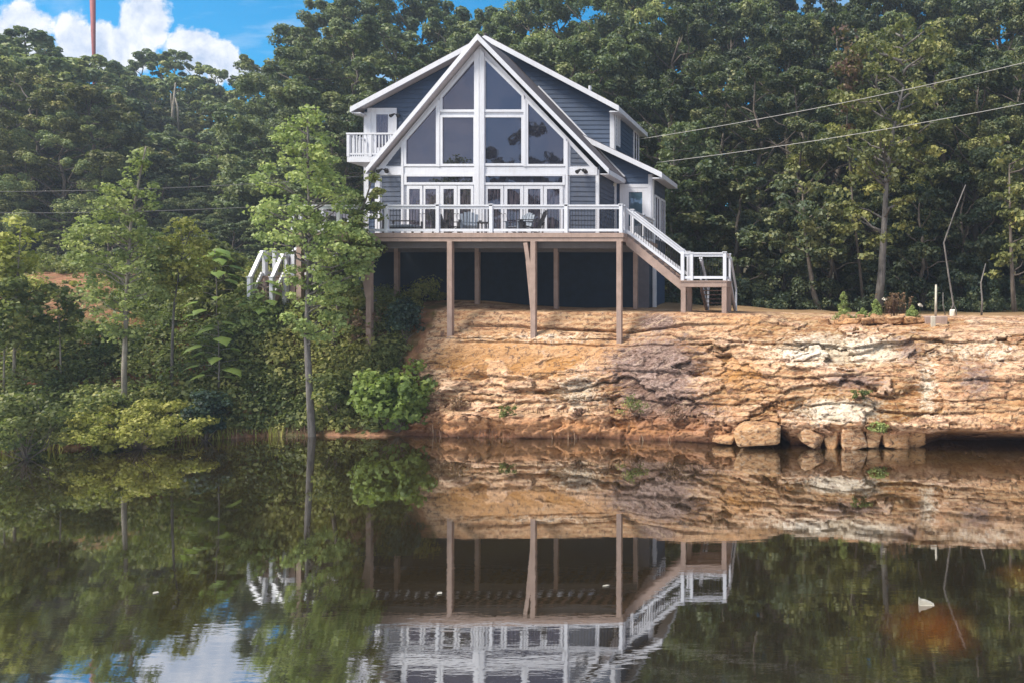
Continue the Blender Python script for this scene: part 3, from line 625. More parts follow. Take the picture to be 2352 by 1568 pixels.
# roof vent and lamps
p = W(1355, 200, 34.2); m = MB(); zr = zroof(p.x); m.tube([V3(p.x, 34.2, zr-.05), V3(p.x, 34.2, zr+.32)], .07, 10); m.build('vent_pipe', M['white'], house)
def floodlight(c, s=1.):
    m = MB(); m.tube([c+V3(0, .06, 0), c+V3(0, -.06, 0)], .07*s, 10); o = m.build('floodlight', M['dark_metal'], house)
    h = MB()
    for sx in (-1, 1): h.tube([c+V3(sx*.03, -.06, 0), c+V3(sx*.1*s, -.13, .02), c+V3(sx*.15*s, -.2, -.05), c+V3(sx*.19*s, -.3, -.12)], [.02, .03, .06*s, .085*s], 10)
    h.build('lamp_head', M['dark_metal'], o)
floodlight(on('r', 1342, 393, .1)); floodlight(on('l', 891, 392, .1)); floodlight(on('m', 917, 266, .1), .9)
c = W(1415, 418, 33.3); m = MB(); m.box(c.x-.32, c.x+.12, 33.25, 33.56, c.z+.02, c.z+.09); o = m.build('camera_bracket', M['white'], house)
m = MB(); m.tube([c+V3(-.04, 0, .02), c+V3(-.04, -.06, -.1)], .05, 10); m.tube([c+V3(-.04, .04, -.12), c+V3(-.04, -.18, -.17)], [.06, .07], 10); m.build('security_camera', M['plastic'], o)

# ------------------------------------------------------------------ deck on posts
Y0 = 28.; dx0, dx1 = XZ(665, Y0), XZ(1430, Y0)
deck = thing('deck', 'raised brown timber deck with white railing standing on tall posts before the house', 'deck', ((dx0+dx1)/2, 29.5, ZF-.3))
m = MB(); nb = 26
m.box(dx0, dx1, Y0+.05, YK-.12+.0, ZF-.04, ZF); m.box(dx0, XZ(862, YC)-.1, YK-.12, YM-.03, ZF-.04, ZF); m.box(XZ(1376, YC)+.1, dx1, YK-.12, YM-.03, ZF-.04, ZF); m.build('floor', M['wood'], deck)
m = MB(); m.box(dx0-.03, dx1+.03, Y0, Y0+.045, ZF-.16, ZF+.012); m.box(dx1, dx1+.045, Y0+.045, YM-.03, ZF-.16, ZF+.01); m.box(dx0-.045, dx0, Y0+.045, YM-.03, ZF-.16, ZF+.01); m.build('fascia', M['wood'], deck)
m = MB(); m.box(dx0, dx1, Y0+.03, Y0+.07, ZF-.31, ZF-.175); m.box(dx1-.03, dx1+.02, Y0+.07, YM-.5, ZF-.31, ZF-.175); m.build('rim_board', M['wood'], deck)
m = MB(); x = dx0+.3
while x < dx1: m.box(x, x+.05, Y0+.08, YM-.5, ZF-.26, ZF-.045); x += .42
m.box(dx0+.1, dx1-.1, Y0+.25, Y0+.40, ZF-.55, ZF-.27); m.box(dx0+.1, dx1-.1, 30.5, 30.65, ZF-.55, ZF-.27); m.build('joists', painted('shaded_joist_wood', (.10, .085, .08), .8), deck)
def leg(px, Y, ztop, w=.19):
    x = XZ(px, Y); z = gz(x, Y)-.35; MB().box(x-w/2, x+w/2, Y-w/2, Y+w/2, z, ztop).build('leg', M['wood'], deck, bevel=.01)
for px in (849, 1035, 1226, 1423): leg(px, 28.12, ZF-.31)
for px in (912, 1097, 1278): leg(px, 30.58, ZF-.27, .17)
leg(1460, 30.6, ZF-.2, .17); leg(690, 28.2, ZF-.3)
m = MB()
m.bar(W(1208, 558, 28.12), W(1222, 650, 28.12), .15, .15); m.bar(W(1213, 600, 28.12)+V3(0, .01, 0), W(1226, 735, 28.12)+V3(0, .01, 0), .14, .14); m.build('brace', M['wood'], deck)
MB().bar(W(826, 560, 28.1), W(846, 682, 28.1), .16, .14).build('brace', M['wood'], deck)
# railing
RH = 1.085
def post(parent, x, y, z0, z1, w=.13):
    o = MB().box(x-w/2, x+w/2, y-w/2, y+w/2, z0, z1).build('rail_post', M['white'], parent, bevel=.008)
    MB().box(x-w/2-.02, x+w/2+.02, y-w/2-.02, y+w/2+.02, z1, z1+.03).build('cap', M['white'], o)
def rail(parent, a, b, h=RH, bal='dark_metal', low=.12, step=.115):
    a = Vector(a); b = Vector(b); up = V3(0, 0, 1); L = (b-a).length
    t = MB(); t.bar(a+up*(h-.03), b+up*(h-.03), .13, .05); t.bar(a+up*(h-.115), b+up*(h-.115), .05, .10); t.build('top_rail', M['white'], parent)
    MB().bar(a+up*low, b+up*low, .06, .10).build('bottom_rail', M['white'], parent)
    n = int(L/step); m = MB()
    for i in range(1, n):
        p = a+(b-a)*(i/n); m.tube([p+up*(low+.05), p+up*(h-.16)], .009, 5, cap=False)
    m.build('baluster_panel', M[bal], parent)
fp = [(x, Y0+.1) for x in [dx0+.08]+[XZ(p, Y0) for p in (775, 885, 1003, 1126, 1299)]+[dx1-.08]]
rp = [(dx1-.08, Y0+.1), (dx1-.08, 28.42)]; rp2 = [(dx1-.08, 29.72), (dx1-.08, 31.4), (dx1-.08, 33.3)]; lp = [(dx0+.08, Y0+.1), (dx0+.08, 28.5)]; lp2 = [(dx0+.08, 29.75), (dx0+.08, 31.6)]
for run in (fp, rp, rp2, lp, lp2):
    for i, (x, y) in enumerate(run):
        if not (run in (rp, lp) and i == 0): post(deck, x, y, ZF, ZF+RH)
    for (x0, y0), (x1, y1) in zip(run[:-1], run[1:]): rail(deck, V3(x0, y0, ZF), V3(x1, y1, ZF))

# ------------------------------------------------------------------ stairs and landings
def stair(parent, x0, x1, z0, z1, y0, y1, n):           # along X
    s = 1 if x1 > x0 else -1; m = MB(); run = (x1-x0)/n; st = (z0-z1)/n
    for i in range(n-1):
        xx = x0+run*i; z = z0-st*(i+1); m.box(min(xx, xx+run*1.12), max(xx, xx+run*1.12), y0+.06, y1-.06, z-.04, z); m.box(min(xx, xx+s*.025), max(xx, xx+s*.025), y0+.06, y1-.06, z, z+st-.045)
    m.build('steps', M['wood'], parent)
    for y in (y0, y1):
        P = [V3(x0-s*.05, y, z0-.04), V3(x0-s*.05, y, z0-.42), V3(x1, y, z1-.36), V3(x1, y, z1+.02)]
        m = MB(); m.prism(P, V3(0, .05, 0)); m.build('stringer', M['wood'], parent)
YS0, YS1 = 28.45, 29.7
lx0, lx1 = XZ(1563, 28.4), XZ(1669, 28.4); lz = ZY(645, 28.4)
rs = thing('staircase', 'wooden stairs with white railing from deck down to the landing right of the house', 'staircase', (lx0+.5, 29, gz(lx0+.5, 29)))
stair(rs, dx1+.06, lx0, ZF, lz, YS0, YS1, 9)
def landing(parent, x0, x1, y0, y1, z):
    m = MB(); m.box(x0-.03, x1+.03, y0-.03, y1+.03, z-.04, z); m.build('landing_floor', M['wood'], parent)
    m = MB()
    for q in ((x0, x1, y0, y0+.05), (x0, x1, y1-.05, y1), (x0, x0+.05, y0+.05, y1-.05), (x1-.05, x1, y0+.05, y1-.05)): m.box(*q, z-.24, z-.045)
    m.build('landing_frame', M['wood'], parent)
    for x in (x0+.1, x1-.1):
        for y in (y0+.1, y1-.1): MB().box(x-.09, x+.09, y-.09, y+.09, gz(x, y)-.4, z-.05).build('leg', M['wood'], parent)
landing(rs, lx0, lx1, YS0-.05, YS1+.15, lz)
for y in (YS0+.02, YS1-.02):
    a = V3(dx1+.02, y, ZF); b = V3(lx0+.07, y, lz+.12); rail(rs, a, b, RH-.06, low=.14)
    post(rs, lx0+.07, y, lz, lz+RH+.1)
post(rs, lx0+.42, YS0+.02, lz, lz+RH-.02, .11)
post(rs, lx1-.08, YS0+.02, lz, lz+RH); post(rs, lx1-.08, YS1+.05, lz, lz+RH); rail(rs, V3(lx0+.07, YS0+.02, lz), V3(lx1-.08, YS0+.02, lz))
rail(rs, V3(lx1-.08, YS0+.02, lz), V3(lx1-.08, YS1-.05, lz))
# flight going down at the back of the landing
def back_flight(parent, xa, xb, y0, y1, z0, z1, n):
    m = MB(); run = (y1-y0)/n; st = (z0-z1)/n
    for i in range(n-1):
        yy = y0+run*i; z = z0-st*(i+1); m.box(xa+.05, xb-.05, min(yy, yy+run*1.1), max(yy, yy+run*1.1), z-.04, z)
    m.build('steps', M['wood'], parent)
    for x in (xa, xb): MB().prism([V3(x, y0, z0-.04), V3(x, y0, z0-.4), V3(x, y1, z1-.3), V3(x, y1, z1+.05)], V3(.05, 0, 0)).build('stringer', M['wood'], parent)
    for x in (xa+.02, xb+.02):
        zz = lambda k: z0+(z1-z0)*k
        post(parent, x, y1, z1-.1, z1+.95); rail(parent, V3(x, y0, z0), V3(x, y1, z1), .98)
gb = gz(lx1-.6, 31.4); back_flight(rs, lx0+.5, lx1-.08, YS1+.2, 31.6, lz, gb, 7)
# left stairs: down along the deck end, landing, then down toward the pond
mx1, mx0 = dx0-.08, XZ(602, 28.4); mz = ZY(634, 28.4)
ls = thing('staircase', 'wooden stairs with white railing half hidden by the young tree, left end of the deck', 'staircase', (mx0+.6, 28.8, gz(mx0+.6, 28.8)))
landing(ls, mx0, mx1, 28.4, 29.7, mz); back_flight(ls, mx0+.15, mx1-.05, 31.8, 29.72, ZF, mz, 9)
MB().box(mx0+.1, mx1, 31.8, 33.2, ZF-.2, ZF).build('top_platform', M['wood'], ls)
for x, y in ((mx0+.07, 28.45), (mx0+.07, 29.6), (mx1-.08, 29.6), (XZ(632, 28.45), 28.45), (mx1-.08, 28.45)): post(ls, x, y, mz, mz+RH-.15)
rail(ls, V3(mx0+.07, 29.6, mz), V3(mx1-.08, 29.6, mz), RH-.15); rail(ls, V3(mx0+.07, 28.5, mz), V3(mx0+.07, 29.6, mz), RH-.15); rail(ls, V3(XZ(655, 28.45), 28.45, mz), V3(mx1-.08, 28.45, mz), RH-.15)
fx0, fx1 = mx0+.02, XZ(653, 28.4); fz = 4.75
back_flight(ls, fx0, fx1, 28.35, 27.75, mz, fz, 5)
post(ls, XZ(656, 28.35), 28.35, gz(XZ(656, 28.35), 28.35)-.2, mz-.05, .17)

# ------------------------------------------------------------------ deck furniture
def adirondack(loc, rz, mat, label, s=1.):
    t = thing('deck_chair', label, 'chair', (0, 0, 0), 'wooden slat chairs on the deck'); B = MB
    m = B()
    for i in range(5): y = -.34+i*.125; z = .38-.03*i; m.box(-.27, .27, y, y+.11, z-.012, z+.012)
    m.build('seat', mat, t)
    m = B()
    for i in range(5):
        x = -.24+i*.12; top = 1.02-.035*abs(i-2)**1.6; p0 = V3(x, .24, .26); p1 = V3(x*1.12, .24+.30*(top-.26)/.76, top); m.bar(p0, p1, .112, .022, up=(0, 1, .3))
    m.bar(V3(-.3, .36, .55), V3(.3, .36, .55), .03, .07); m.build('backrest', mat, t)
    for sx in (-1, 1):
        B().prism([V3(sx*.30, -.44, .595), V3(sx*.42, -.44, .595), V3(sx*.40, .36, .60), V3(sx*.31, .36, .60)], V3(0, 0, -.025)).build('armrest', mat, t)
        B().box(sx*.31-.02, sx*.31+.02, -.40, -.29, 0, .57).build('leg', mat, t)
        B().prism([V3(sx*.28, -.38, .40), V3(sx*.28, .52, .0), V3(sx*.28, .40, .0), V3(sx*.28, -.38, .28)], V3(-sx*.03, 0, 0)).build('leg', mat, t)
        B().bar(V3(sx*.31, .33, .1), V3(sx*.31, .37, .58), .03, .06).build('arm_support', mat, t)
    t.location = loc; t.rotation_euler = (0, 0, rz); t.scale = (s, s, s); return t
def dp(px, Y): return (XZ(px, Y), Y, ZF+.003)
adirondack(dp(1079, 29.3), R(28), M['chair_grey'], 'grey slat-back chair facing the pond left of the centre post')
adirondack(dp(1024, 29.3), R(75), M['chair_dark'], 'dark slat-back chair seen from its side, half behind the railing post')
adirondack(dp(1193, 29.6), R(-22), M['chair_grey'], 'grey slat-back chair with pale back behind the reclining dark chair')
adirondack(dp(1222, 29.1), R(-80), M['chair_dark'], 'dark reclining slat-back chair in profile in front of the right doors')
t = thing('lounge_seat', 'low dark framed lounge seat with grey cushion by the left doors', 'bench', dp(925, 29.2))
c = Vector(dp(925, 29.2)); MB().box(c.x-.55, c.x+.55, c.y-.35, c.y+.35, c.z+.30, c.z+.42).build('cushion', M['chair_grey'], t, bevel=.03)
MB().box(c.x-.6, c.x+.6, c.y-.38, c.y+.38, c.z+.22, c.z+.29).build('frame', M['chair_dark'], t)
MB().bar(c+V3(-.62, .3, .62), c+V3(.3, .3, .62), .06, .05).build('backrest_rail', M['chair_dark'], t)
for sx in (-.57, .57):
    for sy in (-.33, .33): MB().box(c.x+sx-.03, c.x+sx+.03, c.y+sy-.03, c.y+sy+.03, c.z, c.z+(.6 if sx < 0 or sy > 0 else .3)).build('leg', M['chair_dark'], t)
t = thing('side_table', 'small dark side table beside the railing post between the chairs', 'table', dp(1112, 28.9)); c = Vector(dp(1112, 28.9))
MB().box(c.x-.2, c.x+.2, c.y-.2, c.y+.2, c.z+.46, c.z+.5).build('table_top', M['chair_dark'], t)
for sx in (-.16, .16):
    for sy in (-.16, .16): MB().box(c.x+sx-.02, c.x+sx+.02, c.y+sy-.02, c.y+sy+.02, c.z, c.z+.46).build('leg', M['chair_dark'], t)
# ------------------------------------------------------------------ plants
def unit(v): return v/np.maximum(np.linalg.norm(v, axis=1), 1e-9)[:, None]
def leaf_quads(C, N, size, asp=.62, rng=RNG, fold=.18):
    n = len(C); N = unit(N); t = unit(np.cross(N, rng.normal(size=(n, 3)))); b = np.cross(N, t)
    s = np.asarray(size)[:, None]*np.ones((n, 1)); w = s*asp*.5
    V = np.stack([C-t*s*.5, C+b*w+N*s*fold-t*s*.06, C+t*s*.5, C-b*w+N*s*fold-t*s*.06], 1).reshape(-1, 3)
    return V
def cluster_leaves(CL, rad, per, size, rng=RNG, flat=.62, up=.75, asp=.62, droop=0., shell=.5):
    """leaf clumps: CL centres (k,3), rad (k,), leaves per clump"""
    k = len(CL); n = k*per; idx = np.repeat(np.arange(k), per); d = unit(rng.normal(size=(n, 3)))
    r = rng.random(n)**shell; off = d*(r*rad[idx])[:, None]; off[:, 2] *= flat
    N = d*.8+np.array([0, 0, up*.75])+rng.normal(size=(n, 3))*.5
    C = CL[idx]+off; C[:, 2] -= droop*r*r*rad[idx]
    tint = np.clip(rng.normal(.42, .17, k)[idx]+rng.normal(0, .14, n), 0, 1)
    sz = size*(.65+.7*rng.random(n))
    V = leaf_quads(C, N, sz, asp, rng); return V, np.repeat(tint, 4)
def leaf_mesh(name, V, tint): return quads_mesh(name, V, np.arange(len(V)).reshape(-1, 4), {'tint': tint})
def limb_path(a, b, rng, n=5, wob=.08, sag=.0):
    a = np.array(a, float); b = np.array(b, float); L = np.linalg.norm(b-a); P = []
    for i in range(n+1):
        t = i/n; p = a+(b-a)*t+rng.normal(size=3)*wob*L*math.sin(math.pi*t); p[2] += sag*L*math.sin(math.pi*t); P.append(p)
    return P
def tree_meshes(name, Ht, Rc, base, nl, per, leaf, seed, rc=1.0, flat=.8, nsub=11, shape=1., trunk_r=None, lean=0.):
    """broadleaf tree: returns (trunk mesh, crown mesh), foot at the origin"""
    rng = np.random.default_rng(seed); mb = MB(); tr = trunk_r or Ht*.014+.04
    tp = [np.array([0, 0, -.4])]; 
    for i in range(1, 9): tp.append(np.array([lean*Ht*(i/8)**1.5+rng.normal()*.012*Ht, rng.normal()*.012*Ht, Ht*.93*i/8]))
    mb.tube(tp, [tr*(1.25 if i == 0 else 1)*(1-.86*i/8) for i in range(9)], 8)
    tz = np.array([p[2] for p in tp]); tx = np.array([p[0] for p in tp]); ty = np.array([p[1] for p in tp]); CL = []; RD = []
    for i in range(nl):
        f = base+(1-base)*((i+.5)/nl); z = f*Ht; u = (f-base)/(1-base)
        rad = Rc*(max(.05, math.sin(math.pi*min(1, (.16+.84*u))**(.85*shape)))**.62)*(.72+.5*rng.random()); ang = i*2.399963+rng.normal()*.5
        z0 = max(base*Ht*.7, z-.62*rad); o = np.array([np.interp(z0, tz, tx), np.interp(z0, tz, ty), z0])
        e = np.array([np.interp(z, tz, tx)+math.cos(ang)*rad, np.interp(z, tz, ty)+math.sin(ang)*rad, z+.25*rad*rng.normal()])
        if rad > .5:
            P = limb_path(o, e, rng, 5, .05, .06); mb.tube(P, [tr*.42*(1-.75*j/5)*(1-.55*u) for j in range(6)], 5)
        L = Rc*(.24+.16*rng.random())*(1-.35*u); ns = max(4, int(nsub*(L/(Rc*.32))**1.5))
        for j in range(ns):
            v = rng.normal(size=3); v[2] = abs(v[2])*.9-.35; v = v/np.linalg.norm(v); c = e+v*L*np.array([1, 1, .75])*(.55+.5*rng.random()); CL.append(c); RD.append(L*(.30+.22*rng.random()))
    CL.append(np.array([tx[-1], ty[-1], Ht*.97])); RD.append(rc*.8)
    V, ti = cluster_leaves(np.array(CL), np.array(RD), per, leaf, rng, flat, droop=.25)
    return mb.mesh(name+'_trunk', smooth=True), leaf_mesh(name+'_crown', V, ti)

PROTO = {}
for k, a in {'far_a': (15, 4.5, .16, 22, 84, .31, 11, 1.0), 'far_b': (16, 3.9, .14, 25, 80, .29, 12, .9), 'far_c': (14, 5.0, .18, 20, 90, .34, 13, 1.), 'far_d': (17, 3.4, .1, 27, 74, .28, 14, .9),
             'mid_a': (19, 5.2, .16, 28, 185, .215, 21, 1.), 'mid_b': (20, 4.5, .18, 30, 175, .20, 22, 1.), 'mid_c': (18, 5.0, .14, 28, 185, .23, 23, 1.),
             'near_a': (17, 4.5, .22, 30, 180, .185, 31, .9), 'near_b': (15, 3.8, .16, 30, 180, .175, 32, .9), 'edge_a': (7, 2.3, .12, 18, 84, .18, 41, .6), 'edge_b': (6, 2.0, .1, 17, 84, .17, 42, .6)}.items(): PROTO[k] = tree_meshes(k, *a)
PH = {'far_a': 15, 'far_b': 16, 'far_c': 14, 'far_d': 17, 'mid_a': 19, 'mid_b': 20, 'mid_c': 18, 'near_a': 17, 'near_b': 15, 'edge_a': 7, 'edge_b': 6}
def tree(kind, x, y, top, label, group, leaf='leaf_wood', wide=1., bark_='bark', cat='tree', sink=.2):
    z = gz(x, y)-sink; s = max(.3, (top-z)/PH[kind]); rr = random.uniform
    t = thing('broadleaf_tree', label, cat, (x, y, z), group); t.rotation_euler = (0, 0, rr(0, 6.28)); w = s*wide*rr(.92, 1.1); t.scale = (w, w, s)
    for nm, me, mt in (('trunk', PROTO[kind][0], bark_), ('crown', PROTO[kind][1], leaf)):
        key = me.name+leaf+bark_; 
        if key not in MESHV:
            c = me.copy(); c.materials.clear(); c.materials.append(M[mt]); MESHV[key] = c
        o = bpy.data.objects.new(nm, MESHV[key]); COL.objects.link(o); o.parent = t
    return t
MESHV = {}
ORD = ['first', 'second', 'third', 'fourth', 'fifth', 'sixth', 'seventh', 'eighth', 'ninth', 'tenth', 'eleventh', 'twelfth', 'thirteenth', 'fourteenth', 'fifteenth', 'sixteenth', 'seventeenth', 'eighteenth']
def row(Y, px0, px1, n, top, kinds, leafs, where, group, wide=1., jy=2.5, jt=14, tones=None):
    pts = []
    for i in range(n):
        px = px0+(px1-px0)*(i+.5)/n+random.uniform(-.28, .28)*(px1-px0)/n; y = (Y(px) if callable(Y) else Y)+random.uniform(-jy, jy)
        tp = top(px)+random.uniform(-jt, jt); pts.append((px, y, tp))
    pts.sort()
    for i, (px, y, tp) in enumerate(pts):
        lf = random.choice(leafs); tone = {'leaf_far': 'hazy green', 'leaf_wood': 'plain green', 'leaf_right': 'dark green', 'leaf_young': 'light green', 'leaf_bush': 'mid green', 'leaf_yellow': 'yellow green', 'leaf_olive': 'olive yellow'}[lf]
        tree(random.choice(kinds), XZ(px, y), y, ZY(tp, y), f'{tone} broadleaf tree, {ORD[i]} from the left {where}', group, lf, wide)
tl_x = [-200, -60, 0, 60, 100, 130, 200, 260, 300, 350, 420, 470, 540, 600, 640, 700, 760]; tl_y = [90, 95, 105, 78, 92, 110, 128, 158, 135, 122, 128, 150, 178, 172, 165, 120, 60]
TL = lambda px: float(np.interp(px, tl_x, tl_y))
GL = 'hillside wood left of the house'
YSK = lambda p: float(np.interp(p, [-120, 200, 330, 640], [60, 66, 82, 84]))
row(YSK, -100, 700, 18, lambda p: TL(p)+4, ['far_a', 'far_b', 'far_d'], ['leaf_far'], 'along the skyline of the left hillside', GL, 1.05, 1.5, 8)
row(lambda p: YSK(p)-6, -115, 700, 15, lambda p: TL(p)+62, ['far_a', 'far_b', 'far_c'], ['leaf_far', 'leaf_far', 'leaf_olive', 'leaf_wood'], 'in the row just below the left skyline', GL, 1.1, 2, 22)
row(lambda p: YSK(p)*.5+31, -110, 720, 13, lambda p: 250, ['far_a', 'far_b', 'far_c'], ['leaf_far', 'leaf_far', 'leaf_olive', 'leaf_wood'], 'in the middle row of the left hillside', GL, 1.2, 2, 30)
row(lambda p: 57.5, -120, 740, 13, lambda p: 340, ['far_a', 'far_c', 'mid_c'], ['leaf_far', 'leaf_wood'], 'in the lower row of the left hillside', GL, 1.3, 1.5, 30)
row(52.5, -120, 760, 13, lambda p: 425, ['mid_a', 'mid_c', 'near_b'], ['leaf_wood', 'leaf_right'], 'at the foot of the left hillside', GL, 1.35, 1.5, 28)
row(46.5, -120, 800, 13, lambda p: 515, ['edge_a', 'edge_b'], ['leaf_wood', 'leaf_right', 'leaf_bush'], 'along the wood edge behind the saplings', GL, 1.35, 1.5, 22)
for px, tp, Y, k, lf, lab in ((38, 132, 53, 'mid_c', 'leaf_far', 'tall green tree rising behind the big yellow green one at the upper left'), (85, 168, 50, 'mid_a', 'leaf_olive', 'big yellow green tree with broad rounded top at the upper left of the wood'), (212, 198, 51, 'mid_c', 'leaf_olive', 'yellowish rounded tree below the rust red mast'), (-8, 205, 50, 'mid_b', 'leaf_far', 'tall green tree cut by the left edge of the picture'), (150, 250, 49, 'near_a', 'leaf_far', 'green tree standing between the two yellowish rounded ones')): tree(k, XZ(px, Y), Y, ZY(tp, Y), lab, GL, lf, 1.0)
GB = 'tall wood behind the house'
sk_x = [640, 680, 720, 780, 880, 930, 980, 1040, 1090, 1150, 1200, 1230, 1290, 1360, 1420, 1500, 1700, 1790, 1830, 1900, 2100, 2400]; sk_y = [150, 60, 5, -5, -10, -15, 8, 55, 45, 20, 45, 30, -20, -5, -15, -25, -30, 0, 10, -40, -60, -60]
SK = lambda px: float(np.interp(px, sk_x, sk_y))-(18 if px > 1250 else 6)
row(64, 660, 1500, 14, lambda p: SK(p)+4, ['mid_a', 'mid_b', 'mid_c'], ['leaf_wood', 'leaf_far'], 'along the skyline behind the house roof', GB, .92, 2, 10)
row(54, 690, 1480, 9, lambda p: SK(p)+105, ['mid_a', 'mid_b', 'mid_c'], ['leaf_wood'], 'close behind the house roof', GB, 1.1, 2, 25)
row(47, 660, 840, 3, lambda p: 270, ['mid_a', 'near_b'], ['leaf_wood', 'leaf_right'], 'beside the left balcony', GB, 1.2, 1.5, 25)
GR = 'dark wood right of the house'
row(66, 1480, 2500, 14, lambda p: SK(p)-14, ['mid_a', 'mid_b', 'mid_c'], ['leaf_right', 'leaf_wood'], 'in the rear row of the right wood', GR, .95, 2, 12)
row(56, 1500, 2480, 12, lambda p: 35, ['mid_a', 'mid_b', 'mid_c'], ['leaf_right'], 'in the middle row of the right wood', GR, 1.05, 2, 35)
row(46.5, 1510, 2480, 10, lambda p: 175 if p < 2000 else 110, ['near_a', 'near_b', 'mid_b'], ['leaf_right', 'leaf_right', 'leaf_olive'], 'in the front row of the right wood', GR, 1.1, 1.6, 40)
row(42, 1540, 2480, 9, lambda p: 420, ['near_b', 'edge_a', 'edge_b'], ['leaf_right'], 'low at the foot of the right wood', GR, 1.15, 1.2, 45)
# trees behind the viewer, mirrored in the gable windows
for i, (x, y, zt) in enumerate(((-46, -42, 28), (-58, -44, 23), (-29, -44, 29.5), (-36, -46, 26), (-72, -46, 25), (-12, -50, 23))): tree('far_d' if i in (0, 2) else 'far_a', x, y, zt, f'{ORD[i]} dark tree on the far bank facing the house', 'trees on the opposite bank', 'leaf_right')

# --- individually shaped trees of the left bank; silhouettes as (y, left, right) measured in the photo
def shaped_tree(name, label, foot, Y, sil, leaf, bark_, r0, stem, dens=1., leafs=.17, rc=.42, per=46, seed=1, group=None, flat=.6, depth=1., lim=True):
    rng = np.random.default_rng(seed); fx = XZ(foot[0], Y); fz = gz(fx, Y)-.15; base = Vector((fx, Y, fz))
    t = thing(name, label, 'tree', base, group); mb = MB()
    P = [base]+[W(px, py, Y) for px, py in stem]
    mb.tube(P, [r0*(1-.8*i/(len(P)-1)) for i in range(len(P))], 8); sz = np.array([p.z for p in P]); sx = np.array([p.x for p in P])
    ys = np.array([s[0] for s in sil], float); xl = np.array([s[1] for s in sil], float); xr = np.array([s[2] for s in sil], float)
    CL = []; RD = []; y = ys[0]
    area = float(np.trapz(xr-xl, ys))*(Y/F)**2; n = int(dens*area*depth*3.4/(rc*rc))
    cdf = np.cumsum(np.interp(np.linspace(ys[0], ys[-1], 200), ys, xr-xl)**1.5); cdf /= cdf[-1]
    for i in range(n):
        yy = np.interp(rng.random(), cdf, np.linspace(ys[0], ys[-1], 200)); a = np.interp(yy, ys, xl); b = np.interp(yy, ys, xr); cx = XZ((a+b)/2, Y); rr = max(.08, (b-a)/2*Y/F-rc*.38)
        an = rng.random()*6.283; q = rng.random()**.42; c = np.array([cx+math.cos(an)*q*rr, Y+math.sin(an)*q*rr*depth, ZY(yy, Y)])
        CL.append(c); RD.append(rc*(.55+.75*rng.random()))
        if lim and i % 3 == 0:
            zz = c[2]-.45*np.hypot(c[0]-np.interp(c[2], sz, sx), c[1]-Y)-.05; zz = max(zz, fz+.4)
            o = np.array([np.interp(zz, sz, sx), Y, zz])
            L = np.linalg.norm(c-o); mb.tube(limb_path(o, c, rng, 4, .05, .03), [max(.008, r0*.32*(1-.2*j)) for j in range(5)], 5)
    V, ti = cluster_leaves(np.array(CL), np.array(RD), per, leafs, rng, flat, up=.6, asp=.8, droop=.2)
    mb.build('trunk', M[bark_], t, smooth=True); V = V-np.array(base)
    o = link('crown', leaf_mesh(name+'_crown', V, ti), M[leaf], t); return t
shaped_tree('young_tree', 'tall young light green tree with slender bare trunk rising from the waterline before the deck', (717, 992), 26.4,
    [(240, 695, 722), (262, 668, 740), (290, 640, 772), (320, 628, 752), (345, 655, 765), (380, 605, 790), (420, 592, 822), (470, 588, 840), (520, 604, 850), (548, 556, 862), (566, 622, 862), (605, 655, 860), (650, 672, 840), (700, 650, 815), (745, 660, 790), (775, 690, 760)],
    'leaf_young', 'bark_grey', .125, [(711, 900), (705, 780), (708, 660), (712, 520), (708, 400), (706, 255)], .38, .125, .36, 46, 5)
shaped_tree('young_tree', 'thin dark stemmed tree with bronze tinted leaves against the left end of the white railing', (753, 905), 27.9,
    [(395, 852, 868), (430, 818, 882), (470, 800, 886), (520, 790, 884), (570, 780, 870), (620, 770, 850), (680, 765, 835), (720, 770, 800)], 'leaf_bush', 'bark', .09, [(764, 800), (778, 690), (800, 560), (840, 460), (858, 400)], .30, .14, .30, 40, 6)
shaped_tree('sapling', 'yellow green sapling with narrow pointed top and pale trunk, tallest on the left bank', (287, 925), 25.2,
    [(330, 325, 348), (345, 315, 352), (385, 300, 340), (412, 278, 330), (430, 260, 380), (460, 222, 352), (490, 218, 345), (530, 185, 345), (580, 170, 372), (630, 178, 362), (680, 205, 360), (730, 228, 345), (775, 258, 318)],
    'leaf_young', 'bark_pale', .085, [(285, 850), (288, 770), (292, 650), (300, 520), (322, 400), (335, 338)], .40, .115, .31, 42, 7)
shaped_tree('sapling', 'yellow tipped sapling on a thin pale stem right of the tallest one', (394, 882), 26.4,
    [(498, 440, 470), (520, 395, 470), (550, 375, 480), (600, 352, 492), (640, 362, 470), (690, 372, 440), (715, 388, 425)], 'leaf_yellow', 'bark_grey', .05, [(396, 780), (400, 700), (415, 600), (440, 520)], .42, .12, .29, 42, 8)
shaped_tree('sapling', 'leaning sapling with drooping yellow leaves at the left edge', (32, 850), 25.0,
    [(505, 30, 62), (530, 5, 72), (560, -30, 60), (600, -40, 68), (650, -45, 55), (720, -30, 50)], 'leaf_yellow', 'bark_pale', .05, [(34, 760), (40, 640), (48, 520)], .45, .15, .36, 36, 9)
shaped_tree('sapling', 'slim sapling with pale stem and feathery crown in front of the bare earth', (141, 885), 25.6,
    [(640, 110, 150), (665, 95, 165), (700, 85, 180), (740, 90, 175), (775, 110, 160)], 'leaf_bush', 'bark_pale', .035, [(139, 820), (137, 760), (130, 660)], .5, .13, .30, 36, 10)
shaped_tree('sapling', 'bushy sapling on twin pale stems at the far left waterline', (8, 860), 24.6, [(640, -10, 40), (680, -40, 75), (740, -50, 85), (800, -40, 70)], 'leaf_bush', 'bark_pale', .035, [(10, 800), (20, 700)], .5, .14, .32, 36, 11)
